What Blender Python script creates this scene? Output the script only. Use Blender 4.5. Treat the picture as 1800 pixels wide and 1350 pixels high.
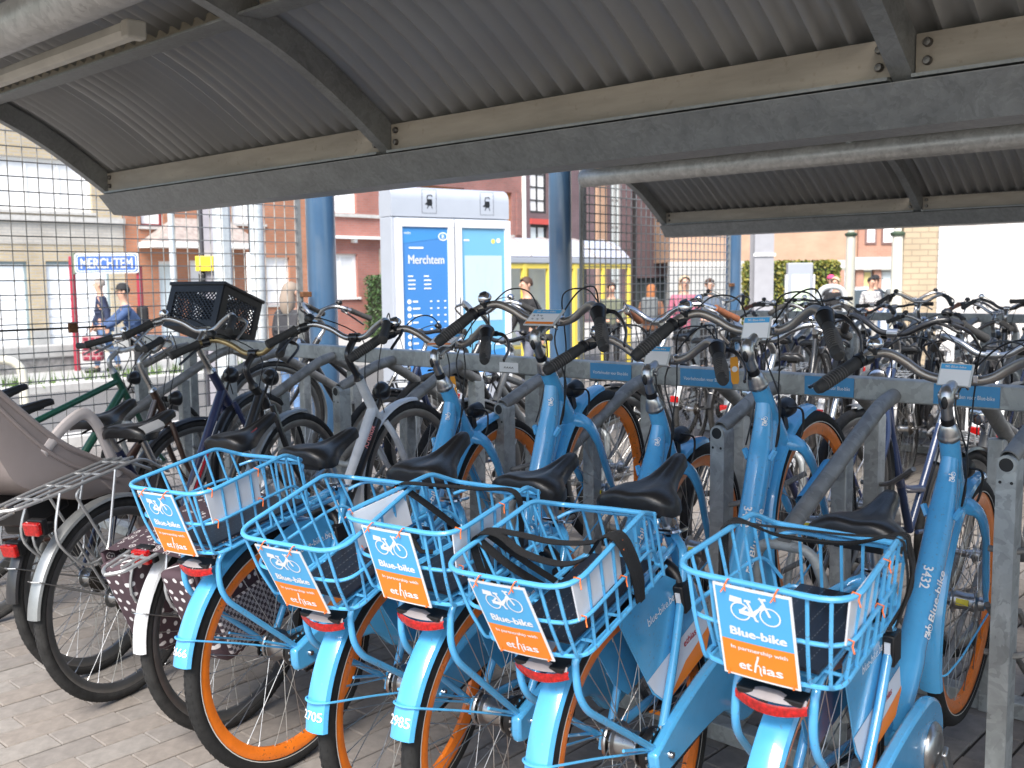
import bpy, math, random
from math import sin, cos, pi, radians as R
from mathutils import Vector as V, Matrix as M
random.seed(7)
S = bpy.context.scene
C = S.collection
for o in list(bpy.data.objects): bpy.data.objects.remove(o)

# ------------------------------------------------------------------ camera, sky, sun, exposure
cam = bpy.data.cameras.new('camera'); camo = bpy.data.objects.new('camera', cam); C.objects.link(camo)
_yaw, _pit, _rol = R(42.88), R(5.93), R(.65)
_fw = V((-sin(_yaw), cos(_yaw), 0)); _rt = V((cos(_yaw), sin(_yaw), 0)); _up = V((0, 0, 1))
_f = _fw * cos(_pit) - _up * sin(_pit); _d = -(_up * cos(_pit) + _fw * sin(_pit))
_x = _rt * cos(_rol) + _d * sin(_rol); _y = -(_d * cos(_rol) - _rt * sin(_rol))
_m = M((_x, _y, -_f)).transposed().to_4x4(); _m.translation = V((0, 0, 1.4158))
camo.matrix_world = _m
cam.sensor_width = 36; cam.lens = 36 * 1770 / 1800; cam.clip_start = .05; cam.clip_end = 600
cam.dof.use_dof = True; cam.dof.focus_distance = 2.75; cam.dof.aperture_fstop = 6.7
S.camera = camo
W = bpy.data.worlds.new('World'); S.world = W; W.use_nodes = True
nt = W.node_tree; bg = nt.nodes['Background']
sky = nt.nodes.new('ShaderNodeTexSky'); sky.sky_type = 'NISHITA'; sky.sun_disc = False
SUN_EL, SUN_AZ = 50, -60      # azimuth of the sun measured in the scene's XY plane from +X
sky.sun_elevation = R(SUN_EL); sky.sun_rotation = R(90 - SUN_AZ); sky.air_density = 1.0; sky.dust_density = 1.5; sky.ozone_density = .6
nt.links.new(sky.outputs[0], bg.inputs[0]); bg.inputs[1].default_value = .15
sl = bpy.data.lights.new('sun', 'SUN'); sl.energy = 4.2; sl.angle = R(35); sl.color = (1, .95, .88)
so = bpy.data.objects.new('sun', sl); C.objects.link(so)
so.rotation_euler = V((-cos(R(SUN_EL)) * cos(R(SUN_AZ)), -cos(R(SUN_EL)) * sin(R(SUN_AZ)), -sin(R(SUN_EL)))).to_track_quat('-Z', 'Y').to_euler()
so.location = (0, -8, 12)
S.view_settings.view_transform = 'Standard'; S.view_settings.look = 'None'; S.view_settings.gamma = 1
S.view_settings.use_curve_mapping = False; S.view_settings.exposure = 1.04
S.render.engine = 'CYCLES'; S.cycles.use_denoising = True; S.cycles.max_bounces = 8

# ------------------------------------------------------------------ materials
MATS = {}
def mat(name, col, rough=.5, metal=0, var=0, scale=30, bump=0, col2=None, coat=0, trans=0, alpha=1, det=4, lo=.35, hi=.7, rvar=0, stretch=None):
    if name in MATS: return MATS[name]
    m = bpy.data.materials.new(name); m.use_nodes = True; n = m.node_tree.nodes; L = m.node_tree.links
    b = n['Principled BSDF']; b.inputs['Roughness'].default_value = rough; b.inputs['Metallic'].default_value = metal
    b.inputs['Base Color'].default_value = (*col, 1); b.inputs['Coat Weight'].default_value = coat; b.inputs['Coat Roughness'].default_value = .08
    b.inputs['Transmission Weight'].default_value = trans; b.inputs['Alpha'].default_value = alpha
    if var or bump or col2 or rvar:
        tc = n.new('ShaderNodeTexCoord'); nz = n.new('ShaderNodeTexNoise'); nz.inputs['Scale'].default_value = scale; nz.inputs['Detail'].default_value = det; nz.inputs['Roughness'].default_value = .62
        if stretch:
            mp = n.new('ShaderNodeMapping'); mp.inputs['Scale'].default_value = stretch; L.new(tc.outputs['Object'], mp.inputs[0]); L.new(mp.outputs[0], nz.inputs['Vector'])
        else: L.new(tc.outputs['Object'], nz.inputs['Vector'])
        rp = n.new('ShaderNodeValToRGB'); rp.color_ramp.elements[0].position = lo; rp.color_ramp.elements[1].position = hi
        c2 = col2 or tuple(min(1, c * (1 + var)) for c in col); c1 = col if col2 else tuple(c * (1 - var) for c in col)
        rp.color_ramp.elements[0].color = (*c1, 1); rp.color_ramp.elements[1].color = (*c2, 1)
        L.new(nz.outputs[0], rp.inputs[0]); L.new(rp.outputs[0], b.inputs['Base Color'])
        if bump:
            bp = n.new('ShaderNodeBump'); bp.inputs['Strength'].default_value = bump; bp.inputs['Distance'].default_value = .004
            L.new(nz.outputs[0], bp.inputs['Height']); L.new(bp.outputs[0], b.inputs['Normal'])
        if rvar:
            mr = n.new('ShaderNodeMapRange'); mr.inputs[3].default_value = rough - rvar; mr.inputs[4].default_value = rough + rvar
            L.new(nz.outputs[0], mr.inputs[0]); L.new(mr.outputs[0], b.inputs['Roughness'])
    MATS[name] = m; return m
def specks(m, scale=170, col=(.16, .15, .14), lo=.66, hi=.70, fac=.75, big=5, blo=.42, bhi=.62):
    """small chips and dirt, gathered in patches"""
    n = m.node_tree.nodes; L = m.node_tree.links; b = n['Principled BSDF']; src = b.inputs['Base Color']
    tc = n.new('ShaderNodeTexCoord'); a = n.new('ShaderNodeTexNoise'); a.inputs['Scale'].default_value = scale; a.inputs['Detail'].default_value = 3; c = n.new('ShaderNodeTexNoise'); c.inputs['Scale'].default_value = big
    L.new(tc.outputs['Object'], a.inputs['Vector']); L.new(tc.outputs['Object'], c.inputs['Vector'])
    r = n.new('ShaderNodeMapRange'); r.inputs[1].default_value = lo; r.inputs[2].default_value = hi; L.new(a.outputs[0], r.inputs[0])
    q = n.new('ShaderNodeMapRange'); q.inputs[1].default_value = blo; q.inputs[2].default_value = bhi; q.inputs[4].default_value = fac; L.new(c.outputs[0], q.inputs[0])
    m1 = n.new('ShaderNodeMath'); m1.operation = 'MULTIPLY'; L.new(r.outputs[0], m1.inputs[0]); L.new(q.outputs[0], m1.inputs[1])
    mx = n.new('ShaderNodeMix'); mx.data_type = 'RGBA'; L.new(m1.outputs[0], mx.inputs[0]); mx.inputs[7].default_value = (*col, 1)
    if src.links: L.new(src.links[0].from_socket, mx.inputs[6])
    else: mx.inputs[6].default_value = src.default_value
    L.new(mx.outputs[2], src); return m
def brickmat(name, c1, c2, mortar, bw=.22, bh=.065, scale=1, msize=.01, axis='YZ', bump=.5, rough=.85):
    if name in MATS: return MATS[name]
    m = mat(name, c1, rough); n = m.node_tree.nodes; L = m.node_tree.links; b = n['Principled BSDF']
    tc = n.new('ShaderNodeTexCoord'); sx = n.new('ShaderNodeSeparateXYZ'); cb = n.new('ShaderNodeCombineXYZ')
    L.new(tc.outputs['Object'], sx.inputs[0])
    ad = n.new('ShaderNodeMath'); ad.operation = 'ADD'; L.new(sx.outputs[0], ad.inputs[0]); L.new(sx.outputs[1], ad.inputs[1])
    L.new(ad.outputs[0], cb.inputs[0]); L.new(sx.outputs[2], cb.inputs[1])
    br = n.new('ShaderNodeTexBrick'); br.inputs['Scale'].default_value = scale; br.inputs['Brick Width'].default_value = bw; br.inputs['Row Height'].default_value = bh
    br.inputs['Mortar Size'].default_value = msize; br.inputs['Color1'].default_value = (*c1, 1); br.inputs['Color2'].default_value = (*c2, 1); br.inputs['Mortar'].default_value = (*mortar, 1)
    L.new(cb.outputs[0], br.inputs[0])
    nz = n.new('ShaderNodeTexNoise'); nz.inputs['Scale'].default_value = 1.3; nz.inputs['Detail'].default_value = 5; L.new(tc.outputs['Object'], nz.inputs['Vector'])
    mx = n.new('ShaderNodeMix'); mx.data_type = 'RGBA'; mx.blend_type = 'MULTIPLY'; mx.inputs[0].default_value = .45
    L.new(br.outputs['Color'], mx.inputs[6])
    rp = n.new('ShaderNodeValToRGB'); rp.color_ramp.elements[0].position = .3; rp.color_ramp.elements[0].color = (.55, .52, .5, 1); rp.color_ramp.elements[1].position = .65; rp.color_ramp.elements[1].color = (1, 1, 1, 1)
    L.new(nz.outputs[0], rp.inputs[0]); L.new(rp.outputs[0], mx.inputs[7]); L.new(mx.outputs[2], b.inputs['Base Color'])
    bp = n.new('ShaderNodeBump'); bp.inputs['Strength'].default_value = bump; bp.inputs['Distance'].default_value = .01; bp.invert = True
    L.new(br.outputs['Fac'], bp.inputs['Height']); L.new(bp.outputs[0], b.inputs['Normal'])
    return m
def galv(name, a, b_, rough=.48, spang=42):
    if name in MATS: return MATS[name]
    m = mat(name, a, rough, .35); n = m.node_tree.nodes; L = m.node_tree.links; b = n['Principled BSDF']
    tc = n.new('ShaderNodeTexCoord'); vo = n.new('ShaderNodeTexVoronoi'); vo.inputs['Scale'].default_value = spang; vo.inputs['Randomness'].default_value = 1
    nz = n.new('ShaderNodeTexNoise'); nz.inputs['Scale'].default_value = 9; nz.inputs['Detail'].default_value = 6; nz.inputs['Distortion'].default_value = 1.2
    L.new(tc.outputs['Object'], nz.inputs['Vector']); 
    va = n.new('ShaderNodeVectorMath'); va.operation = 'MULTIPLY_ADD'; va.inputs[1].default_value = (.12, .12, .12)
    L.new(nz.outputs['Color'], va.inputs[0]); L.new(tc.outputs['Object'], va.inputs[2]); L.new(va.outputs[0], vo.inputs['Vector'])
    sp = n.new('ShaderNodeSeparateColor'); L.new(vo.outputs['Color'], sp.inputs[0])
    mm = n.new('ShaderNodeMath'); mm.operation = 'MULTIPLY_ADD'; mm.inputs[1].default_value = .30; L.new(sp.outputs[0], mm.inputs[0]); L.new(nz.outputs[0], mm.inputs[2])
    rp = n.new('ShaderNodeValToRGB'); e = rp.color_ramp.elements; e[0].position = .32; e[0].color = (*a, 1); e[1].position = .95; e[1].color = (*b_, 1)
    L.new(mm.outputs[0], rp.inputs[0]); L.new(rp.outputs[0], b.inputs['Base Color'])
    mr = n.new('ShaderNodeMapRange'); mr.inputs[3].default_value = rough - .12; mr.inputs[4].default_value = rough + .16; L.new(nz.outputs[0], mr.inputs[0]); L.new(mr.outputs[0], b.inputs['Roughness'])
    return m
BLUE = mat('blue_paint', (.082, .385, .70), .24, 0, var=.05, scale=14, coat=1, rvar=.05)
BLUEW = mat('blue_wire_coating', (.10, .43, .76), .32, coat=.3, var=.05, scale=25)
specks(BLUE, 120, (.14, .19, .24), .62, .68, .5); specks(BLUEW, 120, (.12, .13, .14), .62, .66, .7)
SBLUE = mat('sign_blue_print', (.085, .40, .73), .42)
ORNG = mat('orange_rim_paint', (.85, .20, .015), .33, 0, var=.1, scale=22, coat=.3)
SORNG = mat('sign_orange_print', (.90, .235, .02), .42)
specks(ORNG, 130, (.12, .06, .03), .60, .68, .8)
WHT = mat('white_print', (.82, .82, .82), .45)
PLAST = mat('white_plastic_sheet', (.74, .76, .80), .4, var=.05, scale=9)
RUB = mat('tyre_rubber', (.011, .011, .011), .8, var=.35, scale=60, bump=.25)
RUBD = mat('dusty_tyre_rubber', (.020, .0195, .019), .85, var=.4, scale=35, bump=.3)
BLK = mat('black_plastic', (.008, .008, .009), .42, var=.3, scale=40)
BLKM = mat('black_paint', (.014, .014, .016), .3, coat=.3, var=.2, scale=20)
SAD = mat('saddle_vinyl', (.010, .010, .011), .36, var=.15, scale=160, bump=.12)
GRIP = mat('grip_rubber', (.034, .033, .032), .7, var=.2, scale=80, bump=.2)
GRIP2 = mat('grip_rubber_grey', (.10, .093, .087), .75, var=.2, scale=90, bump=.3)
ALU = mat('brushed_aluminium', (.48, .48, .48), .3, 1, var=.12, scale=30, rvar=.1)
CHAMP = mat('champagne_handlebar', (.36, .325, .29), .36, .85, var=.06, scale=20)
CHROME = mat('chrome', (.58, .58, .59), .14, 1)
STEEL = mat('spoke_steel', (.50, .49, .47), .35, 1)
RUST = mat('rusty_steel', (.16, .07, .03), .8, .3, var=.5, scale=40)
REDL = mat('red_reflector', (.40, .006, .006), .16, coat=.6, var=.45, scale=120)
CLEARP = mat('clear_reflector', (.34, .30, .30), .2, coat=.4)
SOLAR = mat('solar_black', (.012, .014, .022), .33, var=.15, scale=10)
SOLARL = mat('solar_line', (.16, .17, .19), .4)
ZIP = mat('orange_cable_tie', (.95, .20, .03), .45)
STRAP = mat('black_webbing', (.014, .014, .015), .85, var=.25, scale=200, bump=.4)
GALV = galv('galvanised_steel', (.24, .25, .245), (.47, .49, .48))
GALVD = galv('dull_galvanised_tube', (.155, .15, .14), (.32, .31, .29), .5, 30)
GALVR = galv('roof_frame_steel', (.20, .205, .20), (.31, .318, .312), .46, 75)
BEIGE = mat('beige_steel', (.315, .28, .23), .65, 0, var=.16, scale=5, stretch=(.5, 3, 3))  # beige base, tone varied by stretched noise
SHEET = mat('corrugated_sheet', (.42, .42, .41), .38, .55, var=.05, scale=2.2)
specks(BEIGE, 40, (.16, .12, .085), .60, .70, .6, 2.5)
COLB = mat('column_blue_paint', (.042, .10, .185), .3, coat=.6, var=.08, scale=4)
PIPE = galv('galvanised_pipe', (.30, .29, .27), (.52, .51, .48), .42)
RIMG = mat('grey_rim', (.24, .24, .24), .35, .9, var=.1, scale=18)
WIRE = mat('fence_wire_light', (.50, .47, .42), .5, .3, var=.1, scale=8)
WIRED = mat('fence_wire_dark', (.20, .205, .21), .5, .4)
GLASS = mat('window_glass', (.40, .46, .50), .08, 0, coat=.5, var=.25, scale=.9)
WFRM = mat('white_window_frame', (.80, .80, .79), .5)
STKB = mat('sticker_blue', (.06, .28, .54), .5, var=.05, scale=20)

# ------------------------------------------------------------------ mesh building
def rnd(pts, r, k=4):
    """round the corners of a polyline"""
    P = [V(p) for p in pts]; out = [P[0]]
    for a, b, c in zip(P, P[1:], P[2:]):
        d1 = (a - b); d2 = (c - b); q = min(r, d1.length * .49, d2.length * .49)
        s = b + d1.normalized() * q; e = b + d2.normalized() * q
        for i in range(k + 1):
            t = i / k; out.append(s * (1 - t) ** 2 + b * 2 * t * (1 - t) + e * t * t)
    return out + [P[-1]]
def spline(pts, k=6):
    P = [V(p) for p in pts]; P = [P[0] * 2 - P[1]] + P + [P[-1] * 2 - P[-2]]; out = []
    for a, b, c, d in zip(P, P[1:], P[2:], P[3:]):
        for i in range(k):
            t = i / k; out.append(.5 * (2 * b + (c - a) * t + (2 * a - 5 * b + 4 * c - d) * t * t + (3 * b - a - 3 * c + d) * t ** 3))
    return out + [P[-2]]
class MB:
    def __init__(s): s.v = []; s.f = []; s.mi = []; s.m = []; s.cur = 0
    def use(s, m):
        if m not in s.m: s.m.append(m)
        s.cur = s.m.index(m); return s
    def face(s, *idx): s.f.append(idx); s.mi.append(s.cur)
    def quad(s, *pts):
        n = len(s.v); s.v += [V(p) for p in pts]; s.face(*range(n, n + len(pts))); return s
    def tube(s, pts, r, n=8, closed=False, caps=True, flat=1.0, updir=None):
        P = [V(p) for p in pts]; N = len(P); rr = r if isinstance(r, (list, tuple)) else [r] * N; base = len(s.v); u = None
        for i in range(N):
            a = P[i - 1] if (i or closed) else P[i]; b = P[(i + 1) % N] if (i < N - 1 or closed) else P[i]
            t = (b - a).normalized() if (b - a).length > 1e-9 else V((0, 0, 1))
            if updir is not None: u = V(updir) - t * t.dot(V(updir))
            elif u is None: u = t.orthogonal()
            else: u = u - t * u.dot(t)
            if u.length < 1e-6: u = t.orthogonal()
            u.normalize(); w = t.cross(u)
            for k in range(n):
                an = 2 * pi * (k + .5) / n; s.v.append(P[i] + (u * cos(an) * flat + w * sin(an)) * rr[i])
        for i in range(N if closed else N - 1):
            j = (i + 1) % N
            for k in range(n): s.face(base + i * n + k, base + i * n + (k + 1) % n, base + j * n + (k + 1) % n, base + j * n + k)
        if caps and not closed:
            s.face(*[base + k for k in reversed(range(n))]); s.face(*[base + (N - 1) * n + k for k in range(n)])
        return s
    def box(s, c, d, rot=None):
        x, y, z = [q / 2 for q in d]; n = len(s.v); c = V(c)
        for p in ((-x, -y, -z), (x, -y, -z), (x, y, -z), (-x, y, -z), (-x, -y, z), (x, -y, z), (x, y, z), (-x, y, z)):
            q = V(p); s.v.append(c + (rot @ q if rot else q))
        for f in ((3, 2, 1, 0), (4, 5, 6, 7), (0, 1, 5, 4), (1, 2, 6, 5), (2, 3, 7, 6), (3, 0, 4, 7)): s.face(*[n + i for i in f])
        return s
    def bb(s, x0, x1, y0, y1, z0, z1): return s.box(((x0 + x1) / 2, (y0 + y1) / 2, (z0 + z1) / 2), (abs(x1 - x0), abs(y1 - y0), abs(z1 - z0)))
    def bar(s, a, b, w, h, up=(0, 0, 1)):
        a = V(a); b = V(b); t = (b - a).normalized(); u = V(up); u = (u - t * u.dot(t)).normalized(); q = t.cross(u)
        return s.box((a + b) / 2, ((b - a).length, w, h), M((t, q, u)).transposed())
    def prism(s, poly, a, b):
        """polygon given as list of 3d points is extruded from offset a to offset b (vectors)"""
        n = len(s.v); k = len(poly); a = V(a); b = V(b)
        s.v += [V(p) + a for p in poly] + [V(p) + b for p in poly]
        s.face(*reversed(range(n, n + k))); s.face(*range(n + k, n + 2 * k))
        for i in range(k): s.face(n + i, n + (i + 1) % k, n + k + (i + 1) % k, n + k + i)
        return s
    def lathe(s, prof, o=(0, 0, 0), ax=(0, 1, 0), n=48, closed=False, a0=0, a1=2 * pi):
        """profile of (radius, height along axis)"""
        o = V(o); ax = V(ax).normalized(); u = ax.orthogonal().normalized()
        if abs(ax.y) > .99: u = V((1, 0, 0))
        w = u.cross(ax) * -1; base = len(s.v); k = len(prof); full = abs(a1 - a0 - 2 * pi) < 1e-6; N = n if full else n + 1
        for i in range(N):
            an = a0 + (a1 - a0) * i / n; d = u * cos(an) + w * sin(an)
            for r, h in prof: s.v.append(o + d * r + ax * h)
        for i in range(n):
            j = (i + 1) % N
            for q in range(k if closed else k - 1):
                p = (q + 1) % k; s.face(base + i * k + q, base + j * k + q, base + j * k + p, base + i * k + p)
        return s
    def grid(s, rows, wrap=False):
        n = len(s.v); a = len(rows); b = len(rows[0])
        for r in rows: s.v += [V(p) for p in r]
        for i in range(a - 1):
            for j in range(b if wrap else b - 1): s.face(n + i * b + j, n + i * b + (j + 1) % b, n + (i + 1) * b + (j + 1) % b, n + (i + 1) * b + j)
        return s
    def ball(s, c, r, n=12, m=8):
        r = r if isinstance(r, (tuple, list)) else (r, r, r); c = V(c)
        rows = [[c + V((r[0] * cos(2 * pi * j / n) * sin(pi * i / m), r[1] * sin(2 * pi * j / n) * sin(pi * i / m), -r[2] * cos(pi * i / m))) for j in range(n)] for i in range(m + 1)]
        return s.grid(rows, True)
    def mesh(s, name, smooth=True, ang=38):
        me = bpy.data.meshes.new(name); me.from_pydata([tuple(v) for v in s.v], [], s.f)
        for m in s.m: me.materials.append(m)
        if len(s.m) > 1: me.polygons.foreach_set('material_index', s.mi)
        if smooth:
            me.polygons.foreach_set('use_smooth', [True] * len(me.polygons)); me.set_sharp_from_angle(angle=R(ang))
        me.update(); return me
    def build(s, name, m=None, parent=None, smooth=True, ang=38, stuff=False, bevel=0, label=None):
        if m is not None and not s.m: s.use(m)
        o = bpy.data.objects.new(name, s.mesh(name, smooth, ang)); C.objects.link(o)
        if parent: o.parent = parent
        if stuff: o['kind'] = 'stuff'
        if label: o['label'] = label
        if bevel:
            b = o.modifiers.new('bevel', 'BEVEL'); b.width = bevel; b.segments = 2; b.limit_method = 'ANGLE'; b.angle_limit = R(50)
        return o
def tag(o, label, cat, group=None):
    o['label'] = label; o['category'] = cat
    if group: o['group'] = group
    return o
def thing(name, label, cat, loc=(0, 0, 0), rz=0, group=None):
    o = bpy.data.objects.new(name, None); C.objects.link(o); o.location = loc; o.rotation_euler = (0, 0, rz); o.empty_display_size = .1
    return tag(o, label, cat, group)
def struct(o): o['kind'] = 'structure'; return o
KIDS = {}
def copytree(o, parent=None):
    c = o.copy(); C.objects.link(c)
    if parent is not None: c.parent = parent
    for ch in o.children: copytree(ch, c)
    return c
# lettering: the default font turned into triangles once, then laid on surfaces
TXT = {}
def textmesh(body):
    if body in TXT: return TXT[body]
    cu = bpy.data.curves.new('t', 'FONT'); cu.body = body; cu.resolution_u = 3; ob = bpy.data.objects.new('t', cu); C.objects.link(ob)
    dg = bpy.context.evaluated_depsgraph_get(); me = bpy.data.meshes.new_from_object(ob.evaluated_get(dg))
    vs = [v.co.copy() for v in me.vertices]; fs = [tuple(p.vertices) for p in me.polygons]
    bpy.data.objects.remove(ob); bpy.data.curves.remove(cu); bpy.data.meshes.remove(me)
    if not vs: vs = [V((0, 0, 0))]
    x0 = min(v.x for v in vs); x1 = max(v.x for v in vs); y1 = max(v.y for v in vs); y0 = min(v.y for v in vs)
    TXT[body] = (vs, fs, x0, x1, y0, y1); return TXT[body]
def lay(mb, body, mp, c, h, m=None, width=None, bold=0):
    """centre c=(u,v), letter height h (caps), mapped by mp(u,v)"""
    vs, fs, x0, x1, y0, y1 = textmesh(body); k = h / .70; kx = k
    if width: kx = width / (x1 - x0)
    if m: mb.use(m)
    for dx, dy in ([(0, 0)] if not bold else [(-bold, 0), (bold, 0), (0, bold)]):
        n = len(mb.v); mb.v += [mp(c[0] + (v.x - (x0 + x1) / 2) * kx + dx, c[1] + (v.y - .35) * k + dy) for v in vs]
        for f in fs: mb.face(*[n + i for i in f])
def ribbon(mb, pts, w, mp, closed=False):
    P = [V((p[0], p[1])) for p in pts]; N = len(P); rows = []
    for i in range(N):
        a = P[i - 1] if (i or closed) else P[i]; b = P[(i + 1) % N] if (i < N - 1 or closed) else P[i]
        t = (b - a).normalized(); q = V((-t.y, t.x)) * w / 2; rows.append([mp(*(P[i] + q)), mp(*(P[i] - q))])
    if closed: rows.append(rows[0])
    mb.grid(rows)
def icon(mb, mp, c, s, w=.035):
    """white bicycle pictogram, width about 1.9*s"""
    q = lambda u, v: mp(c[0] + u * s, c[1] + v * s)
    for cx in (-.55, .55): ribbon(mb, [(cx + .36 * cos(2 * pi * i / 24), -.15 + .36 * sin(2 * pi * i / 24)) for i in range(24)], w, q, True)
    for p in ([(-.55, -.15), (-.05, -.22), (.32, .30)], [(-.05, -.22), (-.25, .33)], [(-.1, -.14), (.34, .24)], [(.55, -.15), (.28, .52), (.2, .58)], [(.28, .52), (.46, .56)], [(-.37, .35), (-.12, .35)], [(-.55, -.15), (-.3, .1)], [(-.05, -.22), (.02, -.42), (.1, -.42)]):
        ribbon(mb, p, w * 1.7, q)
    mb.quad(q(-.95, .2), q(-.45, .18), q(-.45, .42), q(-.9, .46)); mb.quad(q(-.6, -.25), q(0, -.3), q(0, -.12), q(-.6, -.06))

# ------------------------------------------------------------------ ground
def gz(x, y):
    d = max(-(x + 7.2), y - 11.5, 0); t = min(1, d / 4); return -.35 * t * t * (3 - 2 * t)
PAVC = (.212, .192, .175)
def ground_material():
    m = brickmat('street_pavers', (.19, .17, .155), (.22, .20, .18), (.07, .065, .06), .22, .11, 1, .004, bump=.4, rough=.9)
    n = m.node_tree.nodes; L = m.node_tree.links
    cb = [x for x in n if x.type == 'COMBXYZ'][0]; sx = [x for x in n if x.type == 'SEPXYZ'][0]
    for l in list(cb.inputs[0].links) + list(cb.inputs[1].links): L.remove(l)
    L.new(sx.outputs[1], cb.inputs[0]); L.new(sx.outputs[0], cb.inputs[1]); return m
g = MB(); xs = [-150, -80, -45, -30] + [-24 + i for i in range(0, 36)] + [20, 45, 90, 150]; ys = [-120, -60, -25, -10] + [-5 + i for i in range(0, 50)] + [55, 80, 120, 180]
def hole(x, y): return 0
g.grid([[(x, y, gz(x, y) - .013) for y in ys] for x in xs])
struct(g.build('ground', ground_material()))
pave = bpy.data.objects.new('pavement', None); C.objects.link(pave); struct(pave)
PV = [mat('paver_%s' % k, c, .88, var=.16, scale=22, bump=.5, det=8) for k, c in (('grey', PAVC), ('warm', (.216, .190, .168)), ('pale', (.230, .211, .193)), ('dark', (.195, .177, .162)))]
def paver_mesh(k):
    mb = MB().use(PV[k]); a, b, h =   .1086, .0507, .045; i = .003
    n = len(mb.v)
    for s, z in ((0, -h), (0, -.004), (i, 0)):
        for x, y in ((-b + s, -a + s), (b - s, -a + s), (b - s, a - s), (-b + s, a - s)): mb.v.append(V((x, y, z)))
    for l in (0, 4):
        for q in range(4): mb.face(n + l + q, n + l + (q + 1) % 4, n + l + 4 + (q + 1) % 4, n + l + 4 + q)
    mb.face(n + 8, n + 9, n + 10, n + 11); return mb.mesh('brick', False)
PVM = [paver_mesh(k) for k in range(4)]
spots = []
for i in range(80):
    x = -7.3 + .11 * i
    for j in range(-3, 26): spots.append((x, .22 * j + (.11 if i % 2 else 0) + .012 * ((i * 7) % 3)))
CW = camo.matrix_world.inverted()
def project(p):
    q = CW @ V(p); z = -q.z
    return (900 + 1770 * q.x / z, 675 - 1770 * q.y / z, z) if z > .05 else (-9e3, -9e3, z)
def rank(p):
    u, v, z = project((p[0], p[1], 0)); ok = -25 < u < 1825 and 600 < v < 1375
    return (0 if ok and u < 560 else 1 if ok and u < 900 else 2 if ok else 3, z)
spots.sort(key=rank); rest = MB()
for m_ in PV: rest.use(m_)
for n_, (x, y) in enumerate(spots):
    k = random.choice((0, 0, 1, 1, 2, 3)); dz = random.uniform(-.0022, .0012); rz = random.uniform(-.010, .010); tx = random.uniform(-.012, .012); ty = random.uniform(-.02, .02)
    if n_ < 300:
        o = bpy.data.objects.new('brick', PVM[k]); C.objects.link(o); o.parent = pave; o.location = (x, y, dz); o.rotation_euler = (tx * .4, ty * .4, rz)
    else:
        rest.cur = k; b = len(rest.v); T = M.Translation((x, y, dz)) @ M.Rotation(rz, 4, 'Z') @ M.Rotation(ty * .4, 4, 'Y')
        rest.v += [T @ v.co for v in PVM[k].vertices]
        for p in PVM[k].polygons: rest.face(*[b + q for q in p.vertices])
rest.build('brick_field', None, pave, smooth=False, stuff=True)
sand = MB(); sand.bb(-7.4, 1.6, -.8, 5.7, -.030, -.009); struct(sand.build('joint_sand', mat('joint_sand', (.03, .027, .024), .95, var=.3, scale=70, bump=.4)))

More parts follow.
